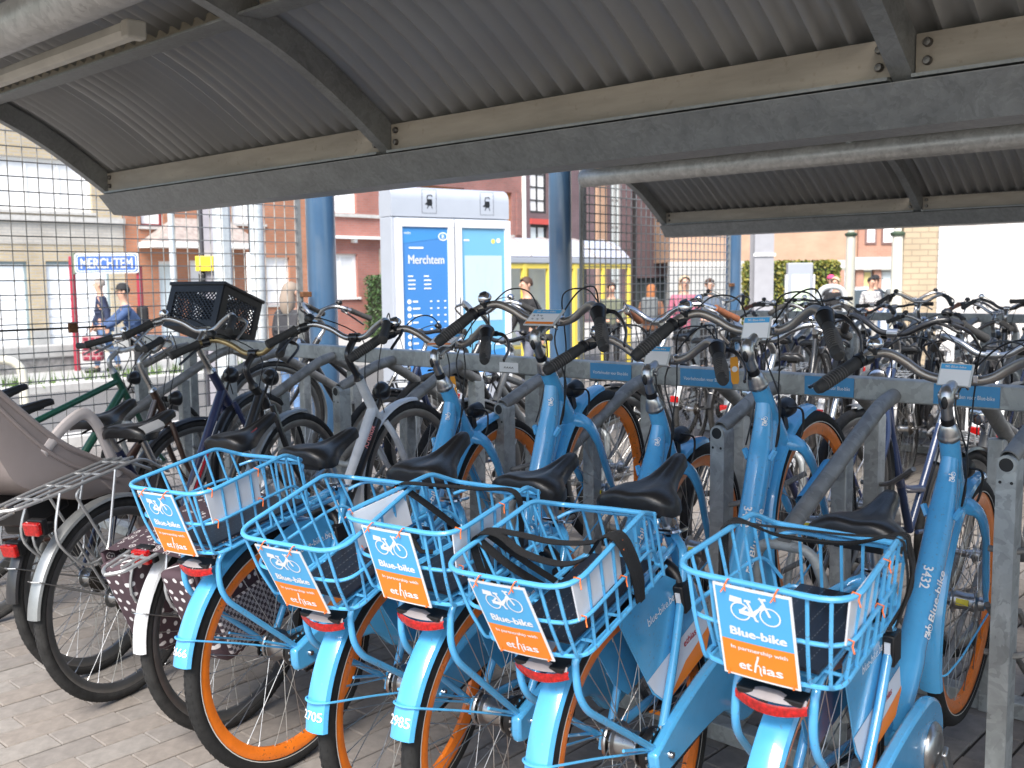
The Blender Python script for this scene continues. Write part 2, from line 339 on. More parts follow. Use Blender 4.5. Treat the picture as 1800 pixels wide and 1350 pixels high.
# ------------------------------------------------------------------ bike shelters
PROF = [(-1.15, 2.60), (-.95, 2.59), (-.6, 2.56), (-.3, 2.52), (.02, 2.455), (.36, 2.37), (.69, 2.25), (.95, 2.11), (1.25, 1.90)]  # first points: unseen near edge, cut short to let skylight onto the bikes
PROFS = [(p.x, p.y) for p in spline([(a, b, 0) for a, b in PROF], 4)]
def offs(d):
    out = []
    for i, (a, b) in enumerate(PROFS):
        p = PROFS[max(0, i - 1)]; q = PROFS[min(len(PROFS) - 1, i + 1)]; t = V((q[0] - p[0], q[1] - p[1])).normalized(); out.append((a - t.y * d, b + t.x * d))
    return out
RIBX = [-5.5, -3.1, -1.06, 1.3, 3.7]
def shelter(Yp, label, zp=2.265):
    t = thing('bike_shelter', label, 'bike shelter', (0, Yp, 0))
    rib = lambda x0, x1: MB().grid([[(x, a, b) for a, b in c] for x, c in ((x0, offs(0)), (x1, offs(0)), (x1, offs(.095)), (x0, offs(.095)), (x0, offs(0)))])
    for x in RIBX: 
        m = rib(x - .028, x + .028); a0, a1 = offs(0), offs(.095)
        for e in (0, -1): m.quad((x - .028, *a0[e]), (x + .028, *a0[e]), (x + .028, *a1[e]), (x - .028, *a1[e]))
        m.build('rib', GALVR, t, ang=30)
    up = offs(.118)
    for x0, x1 in zip(RIBX, RIBX[1:]):
        n = int((x1 - x0) / .09 + .5) * 8; rows = []
        lo = -.06 if x0 == RIBX[0] else 0
        for i in range(n + 1):
            x = x0 + lo + (x1 - x0 - lo) * i / n; s = .021 - .042 * (.5 + .5 * cos(2 * pi * (x - x0) / .09)) ** 1.7
            c = offs(.12 + s); rows.append([(x, a, b) for a, b in c])
        MB().grid(rows).build('roof_sheet', SHEET, t, ang=60)
    X0, X1 = RIBX[0], RIBX[-1]
    def beam(poly, name, m): 
        MB().prism([(0, a, b) for a, b in poly], (X0 - .02, 0, 0), (X1, 0, 0)).build(name, m, t, smooth=False, bevel=.004)
    for x0, x1 in zip(RIBX, RIBX[1:]):
        for y, z in ((-.45, 2.545), (-.9, 2.588)): MB().bb(x0 + .031, x1 - .031, y - .006, y + .001, z + .01, z + .075).build('purlin_web', BEIGE, t, smooth=False)
    beam([(-1.11, 2.59), (-1.11, 2.53), (-1.21, 2.53), (-1.21, 2.72), (-1.11, 2.72)], 'edge_beam', GALVR)
    for sgn in (1,):
        q = lambda a: a
        for x0, x1 in zip(RIBX, RIBX[1:]):     # beige cross channel between two ribs: web and lower flange
            m = MB().bb(x0 + .031, x1 - .031, q(1.235), q(1.228), 1.925, 2.022); m.build('edge_channel', BEIGE, t, smooth=False)
            m = MB().bb(x0 + .031, x1 - .031, q(1.20), q(1.262), 1.912, 1.921); m.build('edge_flange', GALVR, t, smooth=False)
        MB().bb(X0, X1, q(1.30), q(1.33), 1.90, 2.07).build('gap_shade_strip', BLK, t, smooth=False)  # added black strip, imitates the shade in the gaps under the corrugations
        beam([(q(1.19), 1.905), (q(1.275), 1.80), (q(1.40), 1.795), (q(1.415), 1.81), (q(1.415), 1.905)], 'edge_beam', GALVR)
        for x in RIBX:
            for s in (-1, 1):
                for dz in (0, .045):
                    MB().lathe([(0, .014), (.009, .013), (.012, .008), (.012, 0)], (x + s * .062, q(1.227), 1.952 + dz), (0, -sgn, 0), 10).build('bolt', mat('bolt_steel', (.16, .15, .14), .4, .8), t)
        for x0, x1 in zip(RIBX, RIBX[1:]):
            m = MB().use(BEIGE).bb(x0 + .031, x1 - .031, q(.655), q(.648), 2.335, 2.40); m.build('purlin_web', BEIGE, t, smooth=False)
            MB().bb(x0 + .031, x1 - .031, q(.56), q(.655), 2.318, 2.327).build('purlin_flange', GALVR, t, smooth=False)
    p = MB().tube([(X0 + .03, 0, zp), (X1, 0, zp)], .075, 28, caps=False)
    e = [(.075, 0), (.068, .02), (.045, .038), (.0, .046)]; p.lathe(e, (X0 + .03, 0, zp), (-1, 0, 0), 28)
    p.build('torsion_pipe', PIPE, t)
    for x in RIBX[1:]: MB().bb(x - .02, x + .02, -.05, .05, zp + .06, 2.462).build('bracket', GALVR, t, smooth=False)
    return t
sh1 = shelter(1.40, 'near galvanised bike shelter roof of corrugated sheet filling the top of the view')
sh2 = shelter(6.83, 'far galvanised bike shelter roof with its pipe fixed to the middle blue column')
def strip_light(x0, x1, y, z, label):
    t = thing('strip_light', label, 'strip light', (x0, y, z))
    IV = mat('aged_ivory_plastic', (.60, .57, .48), .5, var=.1, scale=6)
    MB().use(IV).prism([(0, -.03, .03), (0, .03, .03), (0, .033, 0), (0, .02, -.024), (0, -.02, -.024), (0, -.033, 0)], (0, 0, 0), (x1 - x0 - .05, 0, 0)).build('housing', IV, t, smooth=False, bevel=.006)
    MB().bb(x1 - x0 - .047, x1 - x0, -.036, .036, -.028, .034).build('end_cap', IV, t, smooth=False, bevel=.008)
    MB().bb(-.03, -.002, -.036, .036, -.028, .034).build('end_cap', IV, t, smooth=False, bevel=.008)
strip_light(-4.75, -3.27, 1.70, 2.26, 'long ivory strip light slung beside the pipe of the near shelter')
strip_light(-4.7, -3.3, 7.13, 2.30, 'ivory strip light slung beside the pipe of the far shelter')
def column(y, r, h, label, lean=0):
    o = MB().tube([(0, 0, 0), (0, 0, h)], r, 32).lathe([(r + .06, 0), (r + .06, .015), (r, .016)], (0, 0, 0), (0, 0, 1), 24).build('steel_column', COLB)
    o.location = (-5.77, y, gz(-5.77, y)); o.rotation_euler = (0, 0, 0); tag(o, label, 'column', 'blue columns along the shelter ends'); return o
column(4.28, .101, 2.7, 'thick blue steel column nearest the camera beside the left mesh fence')
column(6.86, .101, 2.42, 'pale blue steel column that carries the far shelter pipe')
column(9.80, .083, 2.7, 'slim blue steel column right of the far mesh fence')

def mesh_screen(y0, y1, z0, z1, label, rod=None, wa=.0022, wb=.003, wm=None):
    t = thing('mesh_fence', label, 'mesh fence', (-5.73, y0, 0), group='welded mesh fences under the shelters'); L = y1 - y0
    n = int(L / .08)
    m = MB()
    for i in range(n + 1): m.bb(-.003, .003, i * .08 - wa, i * .08 + wa, z0, z1)
    m.build('upright_wires', wm or WIRE, t, smooth=False, stuff=True)
    m = MB()
    for i in range(int((z1 - z0) / .08) + 1): m.bb(.0032, .0105, -.01, n * .08 + .012, z0 + i * .08 - wb, z0 + i * .08 + wb)
    m.build('cross_wires', WIRED, t, smooth=False, stuff=True)
    MB().bb(-.012, .002, n * .08 + .014, n * .08 + .048, z0, z1).build('end_bar', GALVR, t, smooth=False)
    MB().bb(-.012, .002, -.05, -.014, z0, z1).build('end_bar', GALVR, t, smooth=False)
    for z in (1.33, .3): MB().bb(-.02, .03, n * .08 + .02, n * .08 + .10, z - .018, z + .018).build('clamp', RUST, t, smooth=False, bevel=.004)
    if rod:
        MB().bb(.012, .022, -.04, rod, 1.165, 1.176).build('tension_rod', BLK, t, smooth=False)
        MB().bb(.010, .034, rod - .22, rod - .17, 1.143, 1.198).build('rod_clip', RUST, t, smooth=False, bevel=.004)
mesh_screen(.44, 4.10, .08, 2.34, 'left mesh fence of square welded wire ending at the thick blue column', 2.25)
mesh_screen(7.14, 9.66, .0, 2.6, 'right mesh fence of welded wire under the far shelter', None, .0042, .0048, WIRED)

# ------------------------------------------------------------------ bike racks
def rack(Yr, label, H, L, stickers=(), near=True):
    t = thing('bike_rack', label, 'bike rack', (0, Yr, 0)); x0, x1 = min(H + L) - .5, 3.6
    MB().bb(x0, x1, -.03, .03, 1.03, 1.10).build('rail', GALV, t, smooth=False, bevel=.005)
    for x in (-5.42, -2.70, .02, 2.7): MB().bb(x - .04, x + .04, -.025, .025, 0, 1.028).build('rail_post', GALV, t, smooth=False, bevel=.004)
    for y in (-.43, .33): MB().bb(x0, x1, y - .035, y + .035, .0, .055).build('ground_beam', GALV, t, smooth=False, bevel=.004)
    for sgn in (-1, 1):
        dx = 0 if sgn < 0 else .23
        for x in H:
            x += dx; pts = rnd([(x + .03, sgn * .028, 1.05), (x + .02, sgn * .12, 1.035), (x, sgn * .318, .945)], .06)
            m = MB().tube(pts, .0235, 16, caps=False).tube(pts[::-1], .0195, 16, caps=False)
            a = pts[-1]; d = (pts[-1] - pts[-2]).normalized(); m.lathe([(.0195, 0), (.0235, 0)], a, d, 16); m.build('guide_tube', GALVD, t)
            m = MB(); b = x - .0245; y = sgn * .338
            prof = [(b, .0), (b + .049, .0)] + [(x + .0245 * cos(pi * i / 8), .93 + .026 * sin(pi * i / 8)) for i in range(9)]
            m.prism([(u, y, w) for u, w in prof], (0, -.0005 if sgn < 0 else -.06, 0), (0, .06 if sgn < 0 else .0005, 0))
            o = m.build('upright', GALV, t, ang=30)
            mh = MB().use(BLK)
            if sgn < 0:
                for s in (-.014, .014): mh.lathe([(0, .0), (.0042, 0)], (x + s, y - .0022, .885), (0, -1, 0), 10)
                mh.lathe([(0, 0), (.0178, 0)], (x, y - .0030, .931), (0, -1, 0), 20); mh.use(GALV).lathe([(.0178, .0012), (.0232, .0012), (.0232, 0)], (x, y - .0030, .931), (0, -1, 0), 20); mh.build('hole', None, t, stuff=True)
            for z in (.70, .42): MB().tube(rnd([(x - .045, y + .03 * -sgn, z), (x + .03, y - .03 * sgn, z), (x + .10, y + sgn * -.12, z + .03), (x + .2, y - sgn * .2, z + .1)], .05), .0085, 8).build('guide_hook', GALVD, t)
        for x in L:
            x += dx; pts = rnd([(x + .03, sgn * .028, 1.05), (x + .025, sgn * .11, 1.03), (x, sgn * .66, .73)], .09)
            MB().tube(pts, .0235, 16).build('guide_tube', GALVD, t)
            MB().bb(x - .024, x + .024, sgn * .31 - .024, sgn * .31 + .024, 0, .897).build('upright', GALV, t, smooth=False, bevel=.004)
            y = sgn * .645
            MB().tube(rnd([(x - .105, y - sgn * .16, .2), (x - .10, y - sgn * .02, .62), (x - .075, y, .705), (x + .075, y, .705), (x + .10, y - sgn * .02, .62), (x + .105, y - sgn * .16, .2)], .08, 6), .0145, 12).build('wheel_hoop', GALV, t)
        for x in sorted(H + L):
            x += dx + .19
            for s in (-.04, .04): MB().tube(rnd([(x + s, sgn * .45, .06), (x + s, sgn * .30, .10), (x + s, -sgn * .22, .52)], .08), .009, 8).build('wheel_guide', GALVD, t)
    for xa, xb, txt in stickers:
        o = MB().use(STKB); o.bb(xa, xb, -.0335, -.0312, 1.036, 1.096)
        mp = lambda u, v: V((u, -.0342, v)); lay(o, txt, mp, ((xa + xb) / 2, 1.062), .012, WHT, width=(xb - xa) * .86); o.build('sticker', None, t, smooth=False)
    if stickers:
        o = MB().use(WHT).bb(-2.872, -2.765, -.0335, -.0312, 1.036, 1.076)
        o.use(BLK)
        for q in range(4): ribbon(o, [(-2.845 + .014 * q, 1.052), (-2.838 + .014 * q, 1.058), (-2.835 + .014 * q, 1.051)], .003, lambda u, v: V((u, -.0342, v)))
        o.build('sticker', None, t, smooth=False)
        a = V((-1.262, -.52, .797)); d = V((.006, .245, .134)).normalized()
        o = MB().use(STKB); rows = []
        for i in range(2):
            q = a + d * .17 * i; u = d.cross(V((1, 0, 0))).normalized(); rows.append([q + (V((1, 0, 0)) * cos(an) + u * sin(an)) * .0245 for an in [R(95 + 10 * k * 1.9) for k in range(12)]])
        o.grid(rows).build('sticker', STKB, t)
        MB().use(WHT).bb(-2.60, -2.54, -.19, -.13, 1.024, 1.032)
    return t
VB = 'Voorbehouden voor Blue-bike'
rack(3.05, 'galvanised bike rack rail in the front row with blue stickers on it', [-5.42, -4.5, -3.58, -2.585, -1.647, -.80, .1], [-4.95, -4.03, -3.14, -2.165, -1.25, -.35],
     [(-2.392, -2.20, VB), (-1.985, -1.775, VB), (-1.51, -1.345, VB), (-1.10, -.915, VB)])
rack(8.5, 'galvanised bike rack rail in the back row under the far shelter', [-4.6, -3.7, -2.8, -1.9, -1.0], [-4.15, -3.25, -2.35, -1.45])

# ------------------------------------------------------------------ wheels
def tyre_bm(Rr, r, m, thin=False):
    mb = MB().use(m); prof = [(Rr + r * cos(2 * pi * k / 14) * 1.0, r * sin(2 * pi * k / 14)) for k in range(14)]
    return mb.lathe(prof, n=72, closed=True)
def spokes_bm(mb, rh, wh, rr, n=32, r=.0011):
    for i in range(n):
        s = 1 if i % 2 else -1; a = 2 * pi * i / n; b = a + (1 if (i // 2) % 2 else -1) * .55
        mb.tube([(rh * cos(b), s * wh, rh * sin(b)), (rr * cos(a), s * .004, rr * sin(a))], r, 5, caps=False)
        if r > .001: mb.tube([(rr * cos(a) * .955, s * .0045, rr * sin(a) * .955), (rr * cos(a), s * .004, rr * sin(a))], .0021, 5, caps=False)
    return mb
def wheel(parent, c, rimm, tyrem, hub, rt=.355, tr=.0215, deep=.026, refl=True, spoke_r=.0012, lowres=False):
    w = MB().use(tyrem); Rr = rt - tr; N = 40 if lowres else 72
    prof = [(Rr + tr * cos(2 * pi * k / 12), tr * sin(2 * pi * k / 12)) for k in range(12)]
    w.lathe(prof, n=N, closed=True)
    if not lowres:
        for i in range(96):                                     # shallow tread blocks
            a = 2 * pi * i / 96
            for s in (-1, 1):
                th = .42 * s; p = lambda dth, da, h: V(((Rr + (tr + h) * cos(dth)) * cos(a + da), (tr + h) * sin(dth), (Rr + (tr + h) * cos(dth)) * sin(a + da)))
                w.quad(p(th - .3, .004, .0008), p(th - .3, .026, .0008), p(th + .3, .034 if s > 0 else .034, .0008), p(th + .3, .012, .0008))
    ty = w.build('wheel', None, parent, ang=50); ty.location = c
    ri = rt - 2 * tr - .004
    rp = [(ri + .006, -.0135), (ri + .010, -.0125), (ri + .004, -.009), (ri + .004, .009), (ri + .010, .0125), (ri + .006, .0135), (ri - .010, .0125), (ri - deep, .006), (ri - deep, -.006), (ri - .010, -.0125)]
    MB().lathe(rp, n=N, closed=True).build('rim', rimm, ty, ang=32)
    if refl:
        rr_ = Rr - tr * .62; y = tr * .80
        m = MB()
        for s in (-1, 1): m.lathe([(rr_ + .0022, s * (y + .0004)), (rr_ - .0012, s * (y + .0006))], n=N)
        m.build('reflex_line', mat('reflex_line', (.62, .60, .55), .5), ty)
    spokes_bm(MB(), hub[0], hub[1], ri - deep, 32 if not lowres else 24, spoke_r).build('spokes', STEEL, ty, stuff=True)
    h = MB().use(hub[2]); r, wd = hub[0], hub[1]
    h.lathe([(.006, -wd - .022), (.018, -wd - .02), (.022, -wd - .006), (r, -wd - .004), (r + .006, -wd - .001), (r + .006, -wd + .003), (r - .006, -wd + .006), (r - .009, 0), (r - .006, wd - .006), (r + .006, wd - .003), (r + .006, wd + .001), (r, wd + .004), (.022, wd + .006), (.018, wd + .02), (.006, wd + .022)], n=24)
    h.tube([(0, -wd - .045, 0), (0, wd + .045, 0)], .0055, 8); h.build('hub', None, ty)
    return ty
def arcband(c, r, a0, a1, w, m=.012, n=26, th=.0012, taper=0):
    """mudguard: curved band round a wheel centre"""
    rows = []; sec = [(-1, -.9), (-.86, -.25), (-.5, .05), (0, .16), (.5, .05), (.86, -.25), (1, -.9)]
    for i in range(n + 1):
        a = a0 + (a1 - a0) * i / n; e = 1
        rows.append([V((c[0] + (r + q * m) * cos(a), s * w / 2, c[2] + (r + q * m) * sin(a))) for s, q in sec])
    mb = MB().grid(rows); n0 = len(mb.f)
    rows2 = [[p + (V((c[0], p.y * .6, c[2])) - p).normalized() * th for p in r_] for r_ in rows]; b = len(mb.v); mb.grid([list(reversed(r_)) for r_ in rows2])
    for rw, rw2 in ((rows[0], rows2[0]), (rows[-1], rows2[-1])):
        for k in range(len(sec) - 1): mb.quad(rw[k], rw[k + 1], rw2[k + 1], rw2[k])
    return mb
def saddle_bm(x0=.165, L=.265, z=.885, wr=.098, wn=.022, h=.045):
    rows = []
    prof = [(0, .60, .000, .55), (.02, .80, .008, .8), (.07, .97, .010, 1), (.17, 1.0, .007, 1.05), (.30, .88, .001, 1), (.42, .62, -.003, .95), (.55, .40, -.003, .85), (.70, .28, .001, .75), (.85, .235, .006, .66), (.95, .20, .006, .6), (.99, .13, .001, .5), (1.0, .05, -.006, .35)]
    for t, w, dz, hh in prof:
        x = x0 + L * t; W = max(wr * w, wn * .3); row = []
        for k in range(17):
            an = pi * (k / 16) ; u = -cos(an); top = (sin(an)) ** .55
            gr = -.006 * math.exp(-(u / .22) ** 2) * (1 if .1 < t < .8 else .3)
            if t < .35: gr += .005 * math.exp(-((abs(u) - .5) / .28) ** 2)
            row.append(V((x, -u * W * (1 if top > .25 else .97), z + dz + gr - (1 - top) * h * hh)))
        rows.append(row)
    mb = MB().grid(rows); mb.face(*range(16, -1, -1))
    n = len(mb.v); mb.v.append(V((x0 + L * .4, 0, z - h * .75)))
    for i in range(len(rows) - 1): mb.face(i * 17, (i + 1) * 17, n); mb.face((i + 1) * 17 + 16, i * 17 + 16, n)
    return mb

# ------------------------------------------------------------------ the hire bike
HF = (1.147, 0, .355)
def blue_bike(num, frameno, plates):
    t = thing('hire_bike', '', 'bicycle', group='bright blue hire bikes with orange rims')
    wr = wheel(t, (0, 0, .355), ORNG, RUB, (.040, .034, ALU)); wr['label'] = 'rear wheel with orange rim'
    MB().lathe([(.012, 0), (.052, 0), (.052, .012), (.044, .020), (.02, .022)], (0, -.062, 0), (0, 1, 0), 28).lathe([(.052, 0), (.047, -.006), (.012, -.008)], (0, -.062, 0), n=28).build('sprocket_cover', BLK, wr)
    m = MB()
    for i in range(18): a = 2 * pi * i / 18; m.box((.053 * cos(a), -.070, .053 * sin(a)), (.006, .004, .006), M.Rotation(-a, 3, 'Y'))
    m.build('disc', CHROME, wr, smooth=False)
    MB().lathe([(.02, 0), (.046, 0), (.048, .004), (.046, .010), (.02, .011)], (0, .044, 0), n=28).build('brake_drum', ALU, wr)
    for s in (-1, 1): MB().lathe([(.0, .022), (.007, .021), (.009, .014), (.0095, 0), (.014, 0), (.014, -.004)], (0, s * .087, 0), (0, s, 0), 12).build('axle_nut', CHROME, wr)
    wf = wheel(t, HF, ORNG, RUB, (.034, .032, ALU)); wf['label'] = 'front wheel with orange rim'
    MB().use(mat('yellow_label', (.75, .62, .05), .5)).grid([[V((.0295 * cos(a), y, .0295 * sin(a))) for y in (-.014, .02)] for a in [R(150 + 8 * k) for k in range(6)]]).build('hub_label', None, wf)
    # frame: one fat swept tube, head tube, stays
    f = MB().use(BLUE)
    dt = spline([(.925, 0, .862), (.89, 0, .775), (.83, 0, .685), (.74, 0, .575), (.63, 0, .462), (.52, 0, .362), (.425, 0, .30)], 5)
    n = len(dt); f.tube(dt, [.021 + .015 * min(1, i / (n * .28)) + (.004 if i > n * .7 else 0) for i in range(n)], 20, updir=(0, 1, 0), flat=.93)
    f.tube([(.905, 0, .902), (.985, 0, .712)], [.0255, .0285], 20)
    f.tube(spline([(.955, 0, .80), (.90, 0, .715), (.82, 0, .63)], 5), [.02, .022, .024, .026, .026, .028, .028, .028, .028, .028, .028], 14, updir=(0, 1, 0))
    f.tube([(.312, 0, .752), (.365, 0, .52), (.422, 0, .29)], .0175, 16)
    f.tube([(.425, -.045, .30), (.425, .045, .30)], .026, 18)
    for s in (-1, 1):
        f.tube(spline([(.305, s * .018, .735), (.265, s * .055, .70), (.15, s * .066, .535), (.02, s * .066, .37), (0, s * .067, .345)], 5), .0105, 10)
        f.tube(spline([(.42, s * .035, .30), (.33, s * .055, .305), (.12, s * .066, .34), (0, s * .067, .355)], 5), .0115, 10)
        f.box((-.003, s * .067, .355), (.05, .008, .045), M.Rotation(.5, 3, 'Y'))
        f.tube([(.84, s * .032, .705), (.855, s * .046, .728)], .009, 6)
    f.build('frame', None, t)
    fk = MB().use(BLUE).tube([(.985, 0, .715), (1.005, 0, .675)], [.03, .027], 16)
    for s in (-1, 1): fk.tube(spline([(.99, s * .012, .70), (1.02, s * .052, .672), (1.05, s * .066, .60), (1.09, s * .062, .49), (1.13, s * .057, .385), (1.147, s * .056, .352)], 5), [.024] * 4 + [.021] * 6 + [.018] * 9 + [.013] * 7, 12, updir=(0, 1, 0), flat=.55)
    fk.build('fork', None, t)
    # mudguards
    rf = arcband((0, 0, .355), .379, R(38), R(161.5), .063, .016, 30); rf = rf.build('rear_mudguard', BLUE, t)
    def mpf(u, v): 
        a = R(155.5) - v / .379; ph = u / .03; return V((.3825 * cos(a), -u, .355 + .3825 * sin(a))) - V((cos(a), 0, sin(a))) * (abs(ph) ** 2.2 * .008 - .0008)
    m = MB(); lay(m, num, mpf, (-.004, 0), .021, WHT, bold=.0006); m.build('number', None, rf, smooth=False, stuff=True)
    m = MB().use(BLUEW); m.tube(rnd([(0, -.076, .36), (-.20, -.05, .475), (-.33, -.034, .545), (-.345, 0, .548), (-.33, .034, .545), (-.20, .05, .475), (0, .076, .36)], .025), .0028, 6); m.build('mudguard_stay', None, t)
    ff = arcband(HF, .379, R(79), R(198), .06, .016, 30).build('front_mudguard', BLUE, t)
    MB().tube(rnd([(1.147, -.074, .36), (.90, -.05, .30), (.80, -.034, .285), (.79, 0, .283), (.80, .034, .285), (.90, .05, .30), (1.147, .074, .36)], .025), .0028, 6).build('mudguard_stay', BLUEW, t)
    # carrier
    for s in (-1, 1):
        MB().tube(rnd([(0, s * .078, .352), (-.225, s * .074, .615), (-.238, s * .072, .66), (-.225, s * .070, .748), (.0, s * .066, .757), (.22, s * .035, .745)], .05), .0082, 10).tube([(0, s * .08, .365), (-.13, s * .072, .45)], .004, 6).build('carrier_tube', BLUE, t)
    for x in (-.20, -.08, .06): MB().tube([(x, -.07, .752), (x, .07, .752)], .005, 8).build('carrier_crossbar', BLUE, t)
    for s in (-1, 1): MB().tube([(.02, s * .07, .75), (.30, s * .022, .72)], .008, 8).build('carrier_strut', BLUE, t)
    # tail light
    tl = MB().use(BLK).prism([(-.245, a, b) for a, b in ((-.062, .728), (.062, .728), (.058, .716), (-.058, .716))], (-.012, 0, 0), (.03, 0, 0)).build('tail_light', None, t, smooth=False, bevel=.003)
    rows = []
    for k in range(9):
        y = -.066 + .132 * k / 8; q = (y / .066) ** 2; rows.append([(-.262 + .016 * q, y, .712 + .006 * q), (-.2655 + .016 * q, y, .704 + .007 * q), (-.264 + .016 * q, y, .692 + .009 * q), (-.25 + .008 * q, y, .687 + .010 * q)])
    MB().grid(rows).build('red_lens', REDL, tl)
    rows = []
    for k in range(9):
        y = -.064 + .128 * k / 8; q = (y / .066) ** 2; z = .006 if abs(y) < .024 else 0; rows.append([(-.245, y, .727 + z), (-.259 + .016 * q, y, .726 + z), (-.2635 + .016 * q, y, .718)])
    MB().grid(rows).build('clear_lens', CLEARP, tl)
    # basket
    rim = rnd([(.075, .125, .915), (.0, .140, .953), (-.295, .157, .947), (-.305, 0, .945), (-.295, -.157, .947), (.0, -.140, .953), (.075, -.125, .915)], .018, 3)
    rim = rnd([(.085, 0, .908), (.075, .125, .912), (.0, .141, .954), (-.29, .158, .948)], .02, 4)[:-1] + rnd([(-.15, .150, .950), (-.306, .160, .946), (-.306, -.160, .946), (-.15, -.150, .950)], .07, 7) + rnd([(-.29, -.158, .948), (.0, -.141, .954), (.075, -.125, .912), (.085, 0, .908)], .02, 4)[1:-1]
    b = MB().use(BLUEW); b.tube(rim, .0056, 8, closed=True); bk = b.build('basket', None, t)
    low = rnd([(.11, 0, .772), (.105, .112, .772), (-.255, .125, .768), (-.272, 0, .765), (-.255, -.125, .768), (.105, -.112, .772), (.11, 0, .772)], .035, 5)
    mid = rnd([(-.03, .136, .862), (-.283, .146, .858), (-.292, 0, .856), (-.283, -.146, .858), (-.03, -.136, .862)], .055, 6)
    MB().tube(low[:-1], .0046, 7, closed=True).build('floor_ring', BLUEW, bk); MB().tube(mid, .0042, 7).build('middle_ring', BLUEW, bk)
    MB().tube(rnd([(.06, .128, .885), (.098, .10, .893), (.10, 0, .89), (.098, -.10, .893), (.06, -.128, .885)], .03), .0042, 7).tube(rnd([(-.03, .136, .862), (.03, .13, .858), (.07, .11, .80)], .03), .0036, 6).tube(rnd([(-.03, -.136, .862), (.03, -.13, .858), (.07, -.11, .80)], .03), .0036, 6).build('front_ring', BLUEW, bk)
    for s in (-1, 1):
        for xt, zt, xb in ((-.235, .948, -.215), (-.185, .949, -.165), (-.135, .950, -.12), (-.085, .951, -.072), (-.04, .952, -.03), (.0, .953, .02), (.045, .932, .07)):
            MB().tube([(xt, s * (.153 - (xt + .235) * .05), zt), (xb, s * .120, .77)], .0034, 6).build('basket_wire', BLUEW, bk)
    for y in (-.09, -.045, 0, .045, .09):
        MB().tube([(.082, y, .910), (.102, y * .95, .89), (.108, y * .9, .772)], .0034, 6).build('basket_wire', BLUEW, bk)
    for y in (-.125, .125, -.085, .085): MB().tube(rnd([(-.300, y, .946), (-.288, y * .96, .85), (-.266, y * .9, .767), (.0, y * .88, .768), (.105, y * .86, .772)], .02), .0036, 6).build('basket_wire', BLUEW, bk)
    m = MB().use(BLUEW)
    for x in (-.2, -.1, 0): m.tube([(x, -.118, .766), (x, .118, .766)], .0034, 6)
    m.build('floor_wires', None, bk)
    sp = MB().use(SOLAR).bb(-.238, .10, -.082, .082, .776, .783).build('solar_panel', None, bk, smooth=False, bevel=.002)
    m = MB().use(SOLARL)
    for y in (-.055, -.028, 0, .028, .055):
        for i in range(26): m.quad((-.228 + .0125 * i, y - .0007, .7836), (-.222 + .0125 * i, y - .0007, .7836), (-.222 + .0125 * i, y + .0007, .7836), (-.228 + .0125 * i, y + .0007, .7836))
    m.build('cell_lines', None, sp, smooth=False, stuff=True)
    for s in plates:
        pl = MB().use(PLAST).prism([(-.285, s * .1485, .944), (-.105, s * .1405, .946), (-.10, s * .130, .862), (-.27, s * .137, .858)], (0, -.0016, 0), (0, .0016, 0)).build('side_panel', None, bk, smooth=False)
    # sign on the back of the basket
    o0 = V((-.326, 0, .9465)); dn = V((.042, 0, -.182)); nrm = V((-.182, 0, -.042)).normalized(); Wd, Hd = .137, dn.length; dn.normalize()
    def mp(u, v, d=.0022): return o0 + V((0, -1, 0)) * u + dn * (Hd / 2 - v) + nrm * d + V((.010, 0, 0)) * (u / Wd) ** 2
    def flat(mb, x0, x1, y0, y1, m_, d, N=4):
        mb.use(m_).grid([[mp(x0 + (x1 - x0) * i / N, yy, d) for yy in (y1, y0)] for i in range(N + 1)])
    pl = MB(); flat(pl, -Wd / 2, Wd / 2, -Hd / 2, Hd / 2, WHT, .0012); flat(pl, Wd / 2, -Wd / 2, -Hd / 2, Hd / 2, WHT, -.0012); 
    for sx in (-1, 1): pl.quad(mp(sx * Wd / 2, Hd / 2, .0012), mp(sx * Wd / 2, -Hd / 2, .0012), mp(sx * Wd / 2, -Hd / 2, -.0012), mp(sx * Wd / 2, Hd / 2, -.0012))
    sg = pl.build('sign_plate', None, bk, smooth=False)
    e = .0042; sy = -.017
    pr = MB(); flat(pr, -Wd / 2 + e, Wd / 2 - e, sy, Hd / 2 - e, SBLUE, .0018); flat(pr, -Wd / 2 + e, Wd / 2 - e, -Hd / 2 + e, sy, SORNG, .0018); pr.build('sign_print', None, sg, smooth=False, stuff=True)
    tx = MB().use(WHT); m3 = lambda u, v: mp(u, v, .0026)
    icon(tx, m3, (0.004, .054), .047, .055); lay(tx, 'Blue-bike', m3, (.004, .0035), .0165, WHT, width=.098, bold=.0011)
    lay(tx, 'In partnership with', m3, (.002, -.0305), .0075, WHT, width=.100, bold=.0004)
    lay(tx, 'et', m3, (-.0255, -.0655), .0175, WHT, width=.022, bold=.0009); lay(tx, 'ias', m3, (.0235, -.0655), .0175, WHT, width=.034, bold=.0009)
    ribbon(tx, [(-.009, -.076), (-.006, -.06), (-.0015, -.047), (.0, -.040)], .0035, m3); ribbon(tx, [(-.006, -.062), (-.001, -.059), (.002, -.064), (.001, -.074), (.003, -.080)], .0026, m3)
    tx.build('lettering', None, sg, smooth=False, stuff=True)
    zt = [mp(-.045, .087), mp(.042, .087), mp(-.058, -.086), mp(.058, -.086)]
    for q in zt[:2]: MB().tube([q + V((-.001, 0, -.004)), q + V((-.004, 0, .006)), q + V((.010, 0, .012)), q + V((.024, 0, .006)), q + V((.016, 0, -.006))], .0014, 5).tube([q + V((-.003, 0, .004)), q + V((-.01, .004, -.004))], .0012, 5).build('cable_tie', ZIP, bk)
